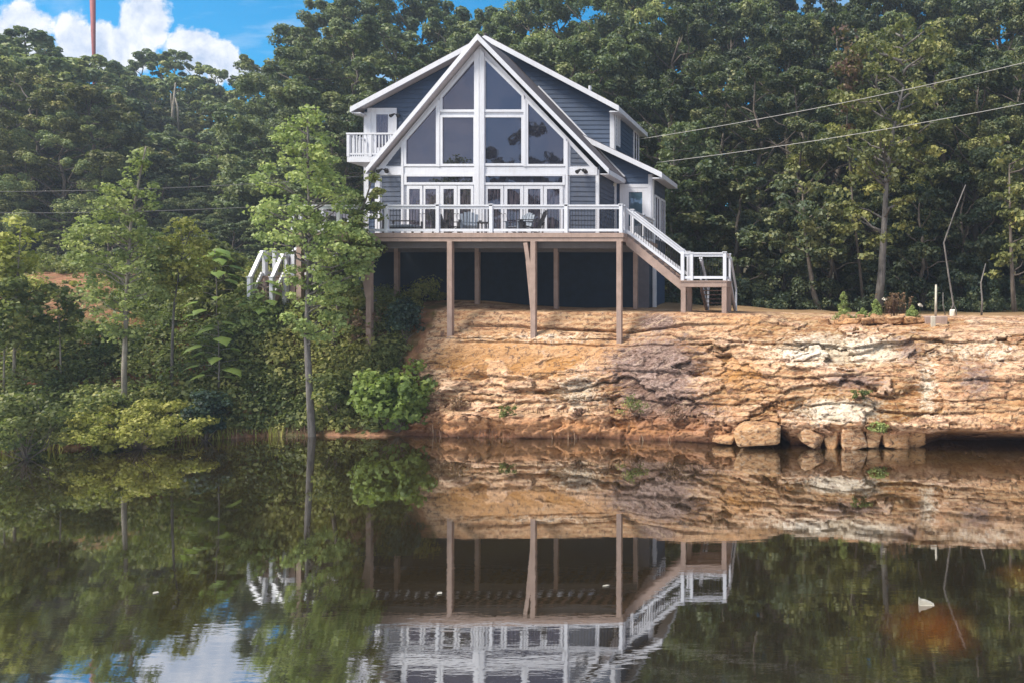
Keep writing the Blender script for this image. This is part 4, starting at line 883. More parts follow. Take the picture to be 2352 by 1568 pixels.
shaped_tree('sapling', 'dull green sapling left of the stairs, rising above the big leaved plant', (520, 700), 29.5, [(535, 470, 500), (560, 440, 535), (600, 420, 550), (650, 425, 555), (690, 440, 560)], 'leaf_bush', 'bark', .04, [(515, 640), (490, 550)], .55, .16, .36, 38, 12)

# --- big leaved plants: stalk with large drooping heart shaped leaves
def big_leaf_plant(label, foot, Y, sil, n, size, seed, leaf):
    rng = np.random.default_rng(seed); fx = XZ(foot[0], Y); base = Vector((fx, Y, gz(fx, Y)-.1)); t = thing('big_leaf_plant', label, 'plant', base, 'big leaved plants on the bank'); mb = MB()
    top = W((sil[0][1]+sil[0][2])/2, sil[0][0], Y); mb.tube([base, base.lerp(top, .5)+Vector((.05, 0, 0)), top], [.03, .025, .012], 6)
    V = []; Q = []; T = []
    for i in range(n):
        f = (i+.5)/n; yy = np.interp(f, np.linspace(0, 1, len(sil)), [s[0] for s in sil]); a = np.interp(yy, [s[0] for s in sil], [s[1] for s in sil]); b = np.interp(yy, [s[0] for s in sil], [s[2] for s in sil])
        an = i*2.4+rng.normal()*.3; rr = (b-a)/2*Y/F*(.45+.5*rng.random()); c = np.array([XZ((a+b)/2, Y)+math.cos(an)*rr, Y+math.sin(an)*rr, ZY(yy, Y)])
        o = np.array([*base.lerp(top, min(1, max(0, (c[2]-.1-base.z)/(top.z-base.z))))]); mb.tube(limb_path(o, c, rng, 3, .03, .1), .009, 4)
        out = c-o; out[2] = 0; out = out/max(1e-6, np.linalg.norm(out)); s = size*(.6+.6*rng.random()); side = np.array([-out[1], out[0], 0]); up = np.array([0, 0, 1.])
        prof_ = [(-.12, .28), (.02, .48), (.25, .50), (.55, .36), (.85, .12), (1.02, 0.)]; k0 = len(V)
        for q, (u, w) in enumerate(prof_):
            z = .10-.62*u*u; mid = c+out*u*s+up*z*s; wv = w*s
            V += [mid-side*wv-up*wv*.28, mid, mid+side*wv-up*wv*.28]; T += [rng.random()*.15+.45]*3
            if q:
                p0 = k0+3*(q-1); p1 = k0+3*q; Q += [(p0, p0+1, p1+1, p1), (p0+1, p0+2, p1+2, p1+1)]
    mb.build('stem', M['bark_grey'], t); link('leaves', quads_mesh('big_leaves', np.array(V)-np.array(base), np.array(Q), {'tint': np.array(T)}, True), M[leaf], t)
big_leaf_plant('bright green plant with huge drooping leaves, lower of the two in the undergrowth', (500, 880), 26.4, [(738, 482, 520), (765, 460, 530), (800, 455, 550), (840, 458, 545), (868, 465, 530)], 17, .50, 3, 'leaf_bright')
big_leaf_plant('tall green plant with huge leaves stacked up the stalk left of the stairs', (498, 720), 28.6, [(572, 478, 508), (600, 462, 525), (640, 440, 545), (690, 425, 555), (725, 430, 560)], 26, .46, 4, 'leaf_bright')
big_leaf_plant('broad leaved bright green plant in front of the left landing', (610, 720), 27.8, [(645, 585, 625), (662, 568, 645), (690, 560, 655), (715, 575, 650)], 20, .36, 5, 'leaf_bright')

# --- shrubs
def shrub(name, label, px, py, Y, w, h, leaf, size, seed, cl=26, per=70, rc=None, flat=.7, group=None, up=.5, asp=.7, twigs=True):
    """round bush whose foot is at photo (px, py) on the ground at Y; w, h in photo px"""
    rng = np.random.default_rng(seed); x = XZ(px, Y); z = gz(x, Y)-.1; base = Vector((x, Y, z)); t = thing(name, label, 'shrub', base, group); mb = MB()
    wm = w/2*Y/F; hm = ZY(py-h, Y)-z; CL = []; RD = []; rc = rc or wm*.34
    for i in range(cl):
        u = unit(rng.normal(size=(1, 3)))[0]; q = rng.random()**.4; c = np.array([u[0]*wm*q*.8, u[1]*wm*q*.8, hm*(.5+.42*u[2]*q)]); CL.append(c); RD.append(rc*(.7+.6*rng.random()))
        if twigs and i % 2 == 0: mb.tube(limb_path((0, 0, .05), c, rng, 3, .06), [.018, .014, .01, .006], 4)
    V, ti = cluster_leaves(np.array(CL), np.array(RD), per, size, rng, flat, up=up, asp=asp); o = mb.mesh(name+'_twigs'); link('stems', o, M['bark'], t); link('foliage', leaf_mesh(name+'_leaves', V, ti), M[leaf], t); return t
shrub('shrub', 'rounded bright green shrub with big lobed leaves at the waterline left of the rock', 916, 985, 26.75, 212, 164, 'leaf_bright', .175, 51, 60, 58, .38, .8, None, .35, .95)
shrub('shrub', 'dark blue green bush on the slope right under the deck', 932, 785, 28.35, 96, 108, 'leaf_dark', .11, 52, 34, 90, .30, .9, None, .3)
shrub('shrub', 'dark rounded bush beside the mud just left of the young tree trunk', 470, 985, 25.6, 100, 110, 'leaf_dark', .12, 53, 30, 90)
shrub('shrub', 'low yellow green spreading shrub overhanging the left waterline', 325, 1010, 24.3, 310, 96, 'leaf_yellow', .11, 54, 90, 84, .30, .6)
shrub('shrub', 'mid green shrub at the left edge above the reeds', 60, 1010, 22.6, 210, 120, 'leaf_bush', .12, 55, 46, 80, .36)
shrub('shrub', 'olive bush below the tallest sapling', 215, 990, 24.2, 150, 120, 'leaf_bush', .12, 56, 36, 80)
shrub('shrub', 'yellowish bush crowning the bare earth at the far left', 25, 690, 29.9, 120, 56, 'leaf_yellow', .12, 57, 36, 70)
shrub('shrub', 'leafy bush at the foot of the left landing posts', 560, 715, 28.6, 110, 70, 'leaf_bush', .13, 59, 26, 70)
shrub('shrub', 'dry reddish bush on the slope under the thin dark tree', 830, 770, 28.3, 90, 70, 'leaf_dry', .11, 60, 22, 50)
shrub('shrub', 'brown green bush at the left end of the rock, under the dark blue green bush', 905, 835, 27.95, 80, 60, 'leaf_bush', .10, 63, 22, 60)
shrub('shrub', 'dry brown bush right beside the rock edge, above the lobed shrub', 945, 860, 27.6, 60, 44, 'leaf_dry', .09, 64, 18, 50)
shrub('shrub', 'fresh green bush hiding the foot of the left stairs', 590, 722, 27.55, 110, 56, 'leaf_young', .11, 65, 30, 70)
shrub('shrub', 'tangled green bush between the young tree trunk and the lobed shrub', 770, 985, 27.0, 120, 150, 'leaf_bush', .12, 61, 34, 80)
shrub('shrub', 'dusky green bush under the deck beside the dark blue bush', 855, 745, 28.7, 60, 60, 'leaf_bush', .10, 62, 16, 70)

# --- undergrowth: nobody could count it
def undergrowth():
    rng = np.random.default_rng(77); n = 3700; CL = []; RD = []
    while len(CL) < n:
        px = rng.uniform(-420, 880); x = XZ(px, 27.); ky, kz = prof(np.array([x])); v = rng.random()**.9*7.6; y = float(np.interp(v, np.arange(8), ky[0])) if v < 7 else ky[0, -1]+(v-7)*6
        if v < .5 and rng.random() < .7: continue
        z = gz(x, y); pp = CX+x*F/y; py = CY-(z-H)*F/y
        if 750 > py > 630 and pp < 270 and rng.random() < .94: continue
        if pp > 780 and py < 760 and rng.random() < .6: continue
        if py > 990 and pp > 470 and rng.random() < .8: continue
        k = .16+.32*rng.random(); bare = .22 if pp < 320 and 640 < py < 790 else 1.
        CL.append((x, y, z+bare*k*(.3+2.2*rng.random()*(.8 if v > 1.2 else .35)))); RD.append(k)
    CL = np.array(CL); RD = np.array(RD); pick = rng.random(n) < .6; parts = []; tints = []
    for m, per, sz, asp in ((pick, 64, .10, .6), (~pick, 40, .16, .7)):
        V, ti = cluster_leaves(CL[m], RD[m], per, sz, rng, .8, up=.5, asp=asp); q = np.repeat(perlin(CL[m]*.45)*.5+perlin(CL[m]*1.5)*.25, per*4); parts.append(V); tints.append(np.clip(ti-.04+q, 0, 1))
    tag(link('undergrowth', leaf_mesh('undergrowth', np.concatenate(parts), np.concatenate(tints)), M['leaf_bush']), 'tangled low bushes and weeds covering the left bank', 'undergrowth', kind='stuff')
    # wood edge on the right
    CL = []; RD = []
    for i in range(420):
        px = rng.uniform(1500, 2480); y = rng.uniform(37.5, 43); x = XZ(px, y); z = gz(x, y); k = .2+.35*rng.random(); CL.append((x, y, z+k*(.4+2.8*rng.random()**2))); RD.append(k)
    V, ti = cluster_leaves(np.array(CL), np.array(RD), 60, .14, rng, .75, up=.5); tag(link('forest_undergrowth', leaf_mesh('forest_undergrowth', V, np.clip(ti-.1, 0, 1)), M['leaf_right']), 'dark low growth under the trees of the right wood', 'undergrowth', kind='stuff')
undergrowth()
def blades(name, label, spots, mat, h, seed, n):
    rng = np.random.default_rng(seed); V = []; T = []
    for (x, y, r) in spots:
        for i in range(n):
            a = rng.random()*6.28; q = rng.random()**.5*r; bx, by = x+math.cos(a)*q, y+math.sin(a)*q; bz = gz(bx, by)-.03; hh = h*(.5+.7*rng.random()); ln = rng.normal(size=2)*.22*hh; w = .012+.01*rng.random(); d = rng.normal(size=2); d /= np.linalg.norm(d)
            p0 = np.array([bx, by, bz]); p1 = p0+np.array([*ln*.35, hh*.6]); p2 = p0+np.array([*ln, hh]); s = np.array([d[0]*w, d[1]*w, 0])
            V += [p0-s, p0+s, p1+s*.8, p1-s*.8, p1-s*.8, p1+s*.8, p2+s*.15, p2-s*.15]; T += [rng.random()]*8
    tag(link(name, leaf_mesh(name, np.array(V), np.array(T)), M[mat]), label, 'grass', kind='stuff')
def shore(px, d=0.25): x = XZ(px, 27.); return x, float(np.interp(x, _kx, _ky[:, 0]))+d
sp = [(*shore(p, random.uniform(.15, .6)), .35) for p in np.linspace(-340, 700, 78)]
blades('reeds', 'thin green grass along the left waterline', sp, 'leaf_yellow', .42, 3, 60)
sp = [(*shore(p, random.uniform(.05, .4)), .3) for p in list(np.linspace(-320, 60, 14))+list(np.linspace(560, 720, 12))]
blades('dry_grass', 'rusty dry grass at the muddy edge of the pond', sp, 'leaf_dry', .3, 4, 26)
sp = [(*shore(p, random.uniform(.0, .25)), .2) for p in np.linspace(1010, 1700, 40)]
blades('dry_grass', 'brown dead stalks at the foot of the rock', sp, 'leaf_dry', .32, 5, 9)
# scattered plants growing on the rock
for i, (px, py, w, h, lf, lab) in enumerate(((1165, 945, 60, 26, 'leaf_bush', 'small scrubby tuft on the lower ledge under the left deck post'), (1450, 940, 90, 50, 'leaf_bush', 'straggly grey green weeds on the stained middle of the rock'), (1555, 955, 60, 40, 'leaf_dry', 'dry brown weeds on the stained rock, right of the grey green ones'), (1970, 905, 60, 26, 'leaf_bush', 'dark tuft above the white rock ledge'), (2025, 990, 60, 30, 'leaf_young', 'sprig hanging over the undercut rock'), (1045, 935, 60, 45, 'leaf_dry', 'dry tuft between the lobed shrub and the rock'), (1330, 948, 40, 20, 'leaf_dry', 'tiny dry tuft on the lower ledge, middle of the rock'))):
    x = XZ(px, 26); best = None
    PP = PR.reshape(-1, 3); qx = CX+PP[:, 0]*F/PP[:, 1]; qy = CY-(PP[:, 2]-H)*F/PP[:, 1]; m = np.where((abs(qx-px) < 6) & (abs(qy-py) < 8))[0]
    if len(m) == 0: m = [int(np.argmin((qx-px)**2+(qy-py)**2))]
    q = PP[m[np.argmin(PP[m][:, 1])]]; rng = np.random.default_rng(90+i); base = Vector((q[0], q[1]-.02, q[2]-.04)); t = thing('weed_tuft', lab, 'plant', base, 'weeds growing on the rock'); wm = w/2*q[1]/F; hm = h*q[1]/F; CL = np.c_[rng.normal(size=14)*wm*.45, -abs(rng.normal(size=14))*.12, hm*.75*rng.random(14)+.05]; V, ti = cluster_leaves(CL, np.full(14, max(.08, hm*.28)), 26, .075, rng); mb = MB()
    for c in CL: mb.tube([(0, 0, 0), tuple(c*.5+np.array([0, -.02, 0])), tuple(c)], .006, 4)
    link('stems', mb.mesh('weed_stems'), M['leaf_dry'], t); link('leaves', leaf_mesh('weed_leaves', V, ti), M[lf], t)
HAZE = .0009
# ------------------------------------------------------------------ stones, planter bed, poles, wires, pond float
def boulder(name, label, c, size, seed, group=None, mat=None, sq=.5):
    rng = np.random.default_rng(seed); n = 40; th = np.linspace(0, 2*math.pi, n, endpoint=False); ph = np.linspace(0, math.pi, 25); V = []
    for p in ph:
        for t in th: V.append((math.sin(p)*math.cos(t), math.sin(p)*math.sin(t), math.cos(p)))
    V = np.array(V); npl = 7-int(3*sq); nr = unit(rng.normal(size=(npl, 3))*np.array([1, 1, .8])); hh = .74+.22*rng.random(npl); nr = np.r_[nr, unit(np.r_[np.eye(3), -np.eye(3)]+rng.normal(size=(6, 3))*.16)]; hh = np.r_[hh, .62+.2*rng.random(6)]
    dn = V@nr.T; V = V*np.min(np.where(dn > .05, hh[None]/np.maximum(dn, .05), 9), axis=1)[:, None]; V = V+.05*fbm(V*2.2+seed, 4)[:, None]*V+.02*fbm(V*8+seed, 3)[:, None]*V
    V = V/np.abs(V).max(0)*np.array(size)/2; Q = []
    for i in range(24):
        for k in range(n): a = i*n+k; b = i*n+(k+1) % n; Q.append((a, a+n, b+n, b))
    me = quads_mesh(name, V, np.array(Q), {'rocky': np.ones(len(V)), 'zone': np.tile(rng.random(3)*np.array([.5, .25, .06])+np.array([.2, 0, 0]), (len(V), 1))})
    o = link(name, me, mat or M['stone'], None, c); o.rotation_euler = (rng.normal()*.06, rng.normal()*.08, rng.normal()*.15); return tag(o, label, 'rock', group)
def st(px, py, Y): return W(px, py, Y)
boulder('boulder', 'large pale orange boulder at the waterline with dark gap on its right', st(1742, 998, 24.3), (1.62, .95, .92), 4, 'boulders at the waterline', None, 1.)
for i, (px, py, Y, w, h, lab, sq, dr) in enumerate(((1862, 1002, 24.35, .92, .74, 'tilted orange stone under the ledge, nearest the dark gap', .5, .5), (1911, 1001, 24.5, .62, .85, 'upright block under the ledge, second from the tilted stone', .9, .1), (1958, 999, 24.35, 1.0, .86, 'rounded orange stone in the middle of the undercut', .2, -.3), (1838, 978, 24.55, .9, .24, 'flat grey stone wedged above the tilted orange stone', .9, .05), (2006, 1001, 24.5, .66, .90, 'dull brown block under the ledge beside the rounded stone', 1., .0), (2052, 1003, 24.45, .92, .80, 'square tan block deep under the ledge', 1., .06), (2102, 1003, 24.6, .86, .80, 'shaded brown block at the dark end of the undercut', .9, -.1), (1660, 1008, 24.95, .95, .5, 'low broken stone left of the large boulder', .9, .12), (1930, 985, 24.9, .9, .3, 'flat slab wedged under the ledge behind the rounded stone', .9, .05))):
    o = boulder('stone', lab, st(px, py, Y), (w, .7, h), 10+i, 'stones in the undercut', None, sq); o.rotation_euler[1] = dr
# stone edging of the planting bed on the rock top
ed = [(1893, 26, .9), (1928, 24, .55), (1958, 40, .8), (1992, 30, .9), (2022, 34, 1.), (2056, 42, 1.05), (2088, 30, .9), (2110, 28, .7)]
for i, (px, w, k) in enumerate(ed):
    Y = 27.9+.1*math.sin(i*2.1); x = XZ(px, Y); boulder('edging_stone', f'{["squared brown", "thin upright", "pale rounded", "flat tan", "low orange", "large squared", "weathered pale", "small rounded"][i]} edging stone of the planting bed, {ORD[i]} from the left', (x, Y, gz(x, Y)+.12*k), (w*Y/F*1.12, .42, .34*k), 30+i, 'edging stones of the planting bed', None, .75)
for i, (px, w) in enumerate(((1940, 26), (1975, 20), (2010, 22), (2040, 18), (2072, 24))):
    Y = 28.45; x = XZ(px, Y); boulder('edging_stone', f'{["grey", "pale", "round", "tan", "broken"][i]} stone behind the edging, {ORD[i]} from the left in the rear row', (x, Y, gz(x, Y)+.12), (w*Y/F*1.1, .34, .3), 50+i, 'edging stones of the planting bed', None, .5)
x = XZ(2150, 27.8); o = MB().box(x-.42, x+.42, 27.7, 28.3, gz(x, 27.9)-.1, gz(x, 27.9)+.24).build('timber_sleeper', M['wood'], bevel=.03); tag(o, 'weathered timber sleeper ending the planting bed edge', 'timber')
x = XZ(2143, 27.2); z = gz(x, 27.2); o = MB().box(x-.085, x+.085, 27.1, 27.25, z-.1, z+.34).build('marker_post', M['palewood'], bevel=.02); tag(o, 'short pale square marker post on the rock edge', 'post')
soilm = MB(); a = XZ(1905, 28.3)
def conifer(px, top, w, lab, seed, leaf='leaf_young'):
    Y = 28.75; rng = np.random.default_rng(seed); x = XZ(px, Y); z = gz(x, Y)-.05; h = ZY(top, Y)-z; base = Vector((x, Y, z)); t = thing('conifer_seedling', lab, 'plant', base, 'small conifers in the planting bed'); mb = MB(); mb.tube([(0, 0, 0), (0.01, 0, h*.97)], [.025, .006], 6)
    CL = []; RD = []
    for i in range(46):
        f = rng.random()**.8; r = w/2*Y/F*(1-f)**.8*rng.random()**.5; an = rng.random()*6.28; CL.append((math.cos(an)*r, math.sin(an)*r, .06+f*h*.94)); RD.append(.05+.09*(1-f))
        if i % 2: mb.tube([(0, 0, max(0.02, CL[-1][2]-.06)), CL[-1]], .006, 4)
    V, ti = cluster_leaves(np.array(CL), np.array(RD), 46, .07, rng, 1., up=.5, asp=.4); link('trunk', mb.mesh('conifer_trunk'), M['bark'], t); link('crown', leaf_mesh('conifer_crown', V, ti), M[leaf], t)
conifer(1938, 672, 52, 'tallest small conifer, at the left end of the planting bed', 1); conifer(1982, 712, 38, 'low bushy conifer second from the left in the planting bed', 2); conifer(2012, 690, 50, 'broad small conifer in the middle of the planting bed', 3); conifer(2095, 705, 36, 'small conifer at the right end of the planting bed', 4)
def dead_flowers():
    rng = np.random.default_rng(5); Y = 28.95; x = XZ(2055, Y); base = Vector((x, Y, gz(x, Y)-.05)); t = thing('dead_flowers', 'clump of dry brown flower stalks between the conifers', 'plant', base); mb = MB(); C = []
    for i in range(70):
        a = np.array([rng.normal()*.28, rng.normal()*.12, 0]); b = a+np.array([rng.normal()*.12, rng.normal()*.1, .55+.5*rng.random()]); mb.tube([a, (a+b)/2+rng.normal(size=3)*.02, b], .006, 4); C += [b, b-(b-a)*.2]
    link('stalks', mb.mesh('stalks'), M['leaf_dry'], t); V, ti = cluster_leaves(np.array(C), np.full(len(C), .06), 10, .06, rng); link('seed_heads', leaf_mesh('seed_heads', V, ti*.6), M['leaf_dry'], t)
dead_flowers()
for i, (px, top, lab) in enumerate(((2031, 687, 'white flower head on a tall stem in front of the big trunk'), (2012, 700, 'small white flower left of the tall one'), (2112, 700, 'white flower low at the right end of the bed'))):
    Y = 28.8; x = XZ(px, Y); base = Vector((x, Y, gz(x, Y)-.03)); t = thing('white_flower', lab, 'flower', base, 'white flowers in the planting bed'); h = ZY(top, Y)-base.z; mb = MB(); mb.tube([(0, 0, 0), (.03, 0, h*.5), (0, 0, h)], .009, 5); link('stem', mb.mesh('flower_stem'), M['leaf_bush'], t)
    rng = np.random.default_rng(i); V, ti = cluster_leaves(np.array([[0, 0, h], [.05, 0, h-.04]]), np.array([.085, .07]), 22, .07, rng); link('bloom', leaf_mesh('bloom', V, ti), M['petal'], t)
for i, (pts, Y, r, lab) in enumerate((([(2178, 742), (2190, 700), (2180, 640), (2168, 558), (2192, 490), (2218, 425)], 31, .05, 'tall bent bare stem leaning out of the wood on the right'), ([(2254, 745), (2256, 690), (2253, 650), (2264, 606)], 31, .05, 'short bent bare stem, right of the tall one'), ([(2172, 740), (2166, 700), (2166, 672)], 31.1, .028, 'thin slanting stick at the foot of the tall bent stem'), ([(2196, 742), (2197, 715), (2189, 696)], 31.0, .03, 'thin prop stick right of the tall bent stem'))):
    P = [W(a, b, Y) for a, b in pts]; P[0].z = gz(P[0].x, Y)-.1; m = MB(); m.tube(P, [r*(1-.55*k/(len(P)-1)) for k in range(len(P))], 7); tag(m.build('bare_stem', M['bark_grey'], smooth=True), lab, 'dead tree', 'bare stems at the wood edge')
P = [W(2149, 740, 29.5), W(2150, 655, 29.5)]; P[0].z = gz(P[0].x, 29.5)-.1; m = MB(); m.tube(P, [.055, .04], 9); m.tube([P[1], P[1]+V3(0, 0, .02)], [.05, .02], 9); tag(m.build('white_pole', M['palewood'], smooth=True), 'straight whitish pole standing on the rock top', 'pole')
# white bag leaning at the foot of the bent stem
x = XZ(2187, 30.6); o = boulder('white_sack', 'small white sack lying at the foot of the tall bent stem', (x, 30.6, gz(x, 30.6)+.14), (.24, .24, .34), 71, None, M['plastic'], .1); o['category'] = 'sack'
# front trunks of the right wood, bare below, with their own crowns
def bare_tree(label, stem, Y, r, seed, sil, leaf='leaf_right', bark_='bark', dens=.3):
    shaped_tree('broadleaf_tree', label, stem[0], Y, sil, leaf, bark_, r, stem[1:], dens, .21, .62, 52, seed, 'front trees of the right wood', .5, .8)
bare_tree('forked trunk with small crown at the edge of the right wood, nearest the landing', [(1882, 727), (1868, 670), (1858, 600), (1848, 520), (1842, 430)], 38.5, .17, 61, [(390, 1800, 1880), (440, 1760, 1930), (500, 1740, 1950), (560, 1770, 1930), (600, 1800, 1900)])
bare_tree('large straight trunk with yellowing leaves behind the planting bed', [(2016, 727), (2024, 640), (2030, 540), (2036, 420), (2052, 300), (2075, 200)], 37.5, .24, 62, [(60, 1990, 2160), (120, 1940, 2200), (220, 1900, 2190), (300, 1880, 2180), (380, 1900, 2150), (450, 1910, 2120), (520, 1900, 2090), (590, 1920, 2080)], 'leaf_olive', 'bark_grey', .3)
bare_tree('slim tree with patches of red leaves left of the large trunk', [(1985, 727), (1975, 620), (1960, 480), (1945, 300), (1950, 120)], 39, .10, 63, [(60, 1925, 1975), (130, 1915, 1990), (200, 1905, 1985), (260, 1920, 1960), (300, 1925, 1975)], 'leaf_red', 'bark', .28)
bare_tree('tree with pale grey trunk just right of the house wing', [(1545, 727), (1543, 600), (1545, 450), (1550, 300)], 41, .16, 64, [(280, 1510, 1610), (360, 1500, 1660), (450, 1510, 1670), (540, 1520, 1650), (620, 1540, 1640), (680, 1550, 1620)], 'leaf_wood', 'bark_grey', .6)
bare_tree('leaning dark tree at the far right edge of the wood', [(2330, 735), (2325, 640), (2320, 500), (2318, 380)], 37, .15, 65, [(300, 2270, 2400), (380, 2260, 2440), (460, 2270, 2420), (540, 2290, 2420), (640, 2270, 2420)], 'leaf_olive', 'bark', .3)
# bare pale snag on the left hillside
m = MB(); Y = 70.; P = [W(396, 320, Y), W(397, 260, Y), W(403, 190, Y)]; m.tube(P, [.16, .13, .05], 6); m.tube([W(397, 270, Y), W(392, 215, Y)], [.08, .04], 5); m.tube([W(402, 225, Y), W(408, 245, Y), W(411, 305, Y)], [.05, .08, .09], 5); x = P[0].x
m.tube([Vector((P[0].x, Y, gz(P[0].x, Y)-.3)), P[0]], [.2, .16], 6); tag(m.build('dead_snag', M['bark_pale'], smooth=True), 'pale forked dead trunk standing among the crowns of the left hillside', 'dead tree')
# rust red mast
Y = 97.; p = W(216, 152, Y); b = gz(p.x, Y); q = W(212, -40, Y); m = MB(); m.tube([V3(p.x, Y, b-.5), p, q], [.12, .16, .33], 10); tag(m.build('mast', M['rust'], smooth=True), 'rust red mast rising into the sky above the left wood', 'mast')
# overhead wires
def wire(lab, a, b, sag, r=.013):
    a = Vector(a); b = Vector(b); P = [a.lerp(b, i/24)-V3(0, 0, sag*4*(i/24)*(1-i/24)) for i in range(25)]; m = MB(); m.tube(P, r, 6); tag(m.build('overhead_wire', M['cable'], smooth=True), lab, 'wire', 'overhead wires')
wire('upper of the two wires running from the house to the top right', W(1470, 320, 35.5), W(2500, 108, 31), .25); wire('lower of the two wires running from the house to the right', W(1508, 374, 35.), W(2500, 208, 31), .22)
CB = M['cable']; M['cable'] = M['cable_dark']
wire('upper wire crossing behind the saplings on the left', W(835, 405, 37), W(-150, 440, 37), .25); wire('lower wire crossing behind the saplings on the left', W(835, 460, 37), W(-150, 488, 37), .25)
# pond float
FM = painted('dirty_white_foam', (.33, .31, .26), .7, .2)
Y = 11.8; c = W(2126, 1390, Y); c.z = 0; t = thing('pond_float', 'small white wedge shaped float lying on the brown water', 'float', c); s = Y/F; m = MB()
m.prism([V3(-16*s, -.04, -.01), V3(17*s, -.04, -.01), V3(14*s, -.04, 4*s), V3(-2*s, -.04, 10*s), V3(-10*s, -.04, 11*s), V3(-15*s, -.04, 16*s)], V3(0, .09, 0)); link('hull', m.mesh('hull'), FM, t)
m = MB(); m.box(-14*s, 19*s, -.06, .06, -.006, .006); link('base_plate', m.mesh('base_plate'), FM, t)

for i, (px, py, lab) in enumerate(((358, 1361, 'pale leaf floating on the dark water, the farthest left one'), (1010, 1362, 'pale leaf floating on the reflection of the dark basement'), (1392, 1345, 'tiny leaf floating beside the mirrored deck post'))):
    Y = H*F/(py-CY); m = MB(); a = random.random()*3; c = V3(XZ(px, Y), Y, .006); q = [c+V3(math.cos(a+k)*r, math.sin(a+k)*r*.8, .004*(k % 2)) for k, r in ((0, .07), (1, .045), (2.2, .06), (3.3, .07), (4.4, .04), (5.4, .05))]
    m.prism(q, V3(0, 0, .004)); tag(m.build('floating_leaf', FM), lab, 'leaf', 'leaves floating on the pond')
# ------------------------------------------------------------------ camera, sun, sky
cam = bpy.data.cameras.new('camera'); co = bpy.data.objects.new('camera', cam); COL.objects.link(co); co.location = (0, 0, H); co.rotation_euler = (R(90), 0, 0)
cam.sensor_width = 36; cam.lens = 36*F/2352; cam.shift_x = -(CX-1176)/2352; cam.shift_y = -(784-CY)/2352; cam.clip_end = 3000; cam.clip_start = .05; sc.camera = co
SD = Vector((-.50, -.36, .79)).normalized()
sun = bpy.data.lights.new('sun', 'SUN'); so = bpy.data.objects.new('sun', sun); COL.objects.link(so); sun.energy = 4.3; sun.angle = R(20); sun.color = (1, .93, .82); so.rotation_euler = (-SD).to_track_quat('-Z', 'Y').to_euler(); so.location = SD*60+Vector((-10, 30, 0))
w = bpy.data.worlds.new('World'); sc.world = w; w.use_nodes = True; t = NT(w, True)
sky = t.n('ShaderNodeTexSky', sky_type='NISHITA'); sky.sun_disc = False; sky.sun_elevation = math.asin(SD.z); sky.sun_rotation = math.atan2(SD.x, SD.y); sky.air_density = 1.; sky.dust_density = .6; sky.ozone_density = 3.
d = t.n('ShaderNodeTexCoord').outputs['Generated']; x = t.n('ShaderNodeSeparateXYZ', {0: d})
ay = t.math('MAXIMUM', t.math('ABSOLUTE', x.outputs[1]), .02); u = t.math('DIVIDE', x.outputs[0], ay); v = t.math('DIVIDE', x.outputs[2], ay)
uv = t.n('ShaderNodeCombineXYZ', {0: u, 1: v, 2: 0.}); n1 = t.noise(uv, 13, 9, .62, .3); n2 = t.noise(uv, 42, 7, .62); n3 = t.noise(t.vmath('ADD', uv, (.012, -.016, 0)), 13, 9, .62, .3)
wob = t.math('ADD', t.math('MULTIPLY', t.math('SUBTRACT', n1.outputs[0], .5), 2.1), t.math('MULTIPLY', t.math('SUBTRACT', n2.outputs[0], .5), .7))
dens = None
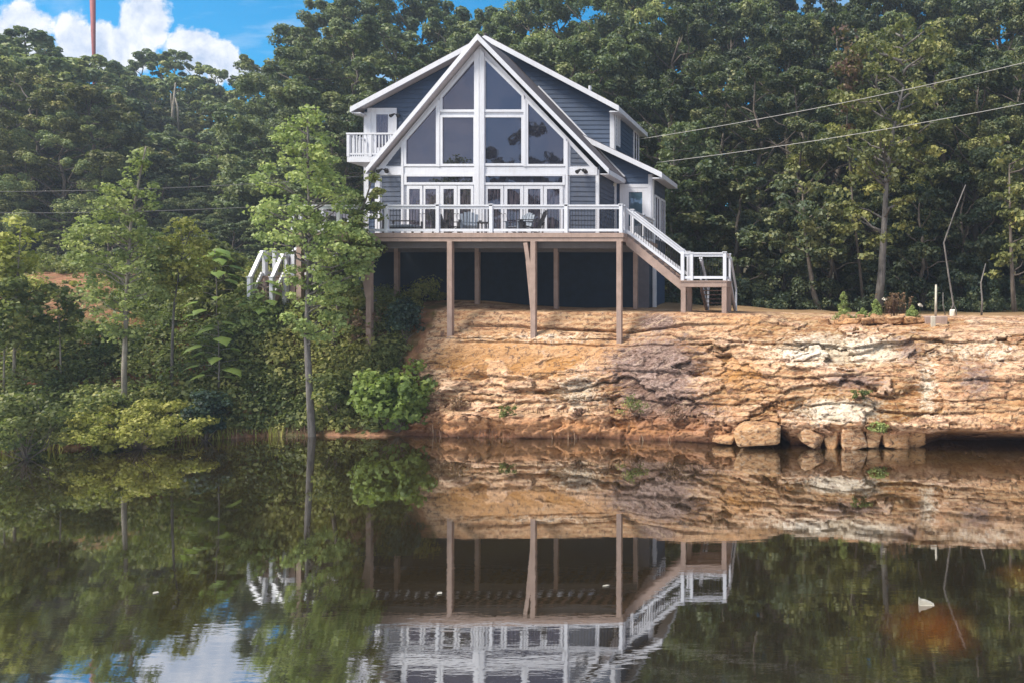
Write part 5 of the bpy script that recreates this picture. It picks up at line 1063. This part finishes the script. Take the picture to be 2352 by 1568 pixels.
# cumulus heaps, directions measured as (photo x, photo y, radius x, radius y)
for (px, py, rx, ry) in ((50, 80, 80, 80), (168, 100, 48, 72), (225, 110, 45, 60), (338, 40, 56, 95), (300, 120, 70, 60), (440, 118, 66, 62), (510, 140, 48, 48), (575, 172, 60, 22), (-120, 40, 110, 120), (430, -170, 150, 125), (560, -130, 90, 70), (150, -330, 300, 120), (760, -420, 420, 150), (1500, -300, 500, 90)):
    a = t.math('DIVIDE', t.math('SUBTRACT', u, (px-CX)/F), rx/F); b = t.math('DIVIDE', t.math('SUBTRACT', v, (CY-py)/F), ry/F)
    q = t.math('SUBTRACT', 1.25, t.math('SQRT', t.math('ADD', t.math('MULTIPLY', a, a), t.math('MULTIPLY', b, b)))); dens = q if dens is None else t.math('MAXIMUM', dens, q)
cum = t.rng(t.math('ADD', dens, wob), .14, .40)
wisp = t.rng(t.noise(t.vmath('MULTIPLY', uv, (2.2, 9, 1)), 1.3, 6, .6, .4).outputs[0], .50, .74, 0, .55)
front = t.rng(x.outputs[1], -.1, .1)
other = t.rng(t.noise(d, 2.2, 7, .6, .3).outputs[0], .34, .56, .55, .95)       # broken cloud in the rest of the sky
cl = t.math('MAXIMUM', t.math('MULTIPLY', front, t.math('MAXIMUM', cum, wisp)), t.math('MULTIPLY', t.math('SUBTRACT', 1, front), other))
skyc = t.n('ShaderNodeHueSaturation', {'Hue': .487, 'Saturation': 1.75, 'Value': .8, 'Color': sky})
sh = t.math('ADD', t.math('ADD', t.math('MULTIPLY', t.math('SUBTRACT', n1.outputs[0], n3.outputs[0]), 3.2), t.math('MULTIPLY', t.math('SUBTRACT', n2.outputs[0], .5), 1.2)), t.rng(dens, .2, .95, .85, .55), clamp=True)
cc = t.mix(sh, (2.2, 2.75, 3.7), (4.5, 4.6, 4.9))
bg = t.n('ShaderNodeBackground', {'Color': t.mix(cl, skyc, cc), 'Strength': .145}); o = t.n('ShaderNodeOutputWorld', {'Surface': bg})
hz = MB(); hz.box(-240, 240, -70, 175, -3, 62); ho = hz.build('haze', None); tag(ho, kind='stuff'); tt = NT('haze_air'); ho.data.materials.append(tt.out(None, vol=tt.n('ShaderNodeVolumePrincipled', {'Color': (.75, .85, 1., 1), 'Density': HAZE, 'Anisotropy': .2})))
vs = sc.view_settings; vs.view_transform = 'Standard'; vs.look = 'None'; vs.gamma = 1; vs.use_curve_mapping = False; vs.exposure = .72
sc.cycles.max_bounces = 7; sc.cycles.diffuse_bounces = 3; sc.cycles.glossy_bounces = 4; sc.cycles.transmission_bounces = 4; sc.cycles.use_adaptive_sampling = True; sc.cycles.adaptive_threshold = .02; sc.cycles.use_denoising = True
sc.cycles.sample_clamp_indirect = 6
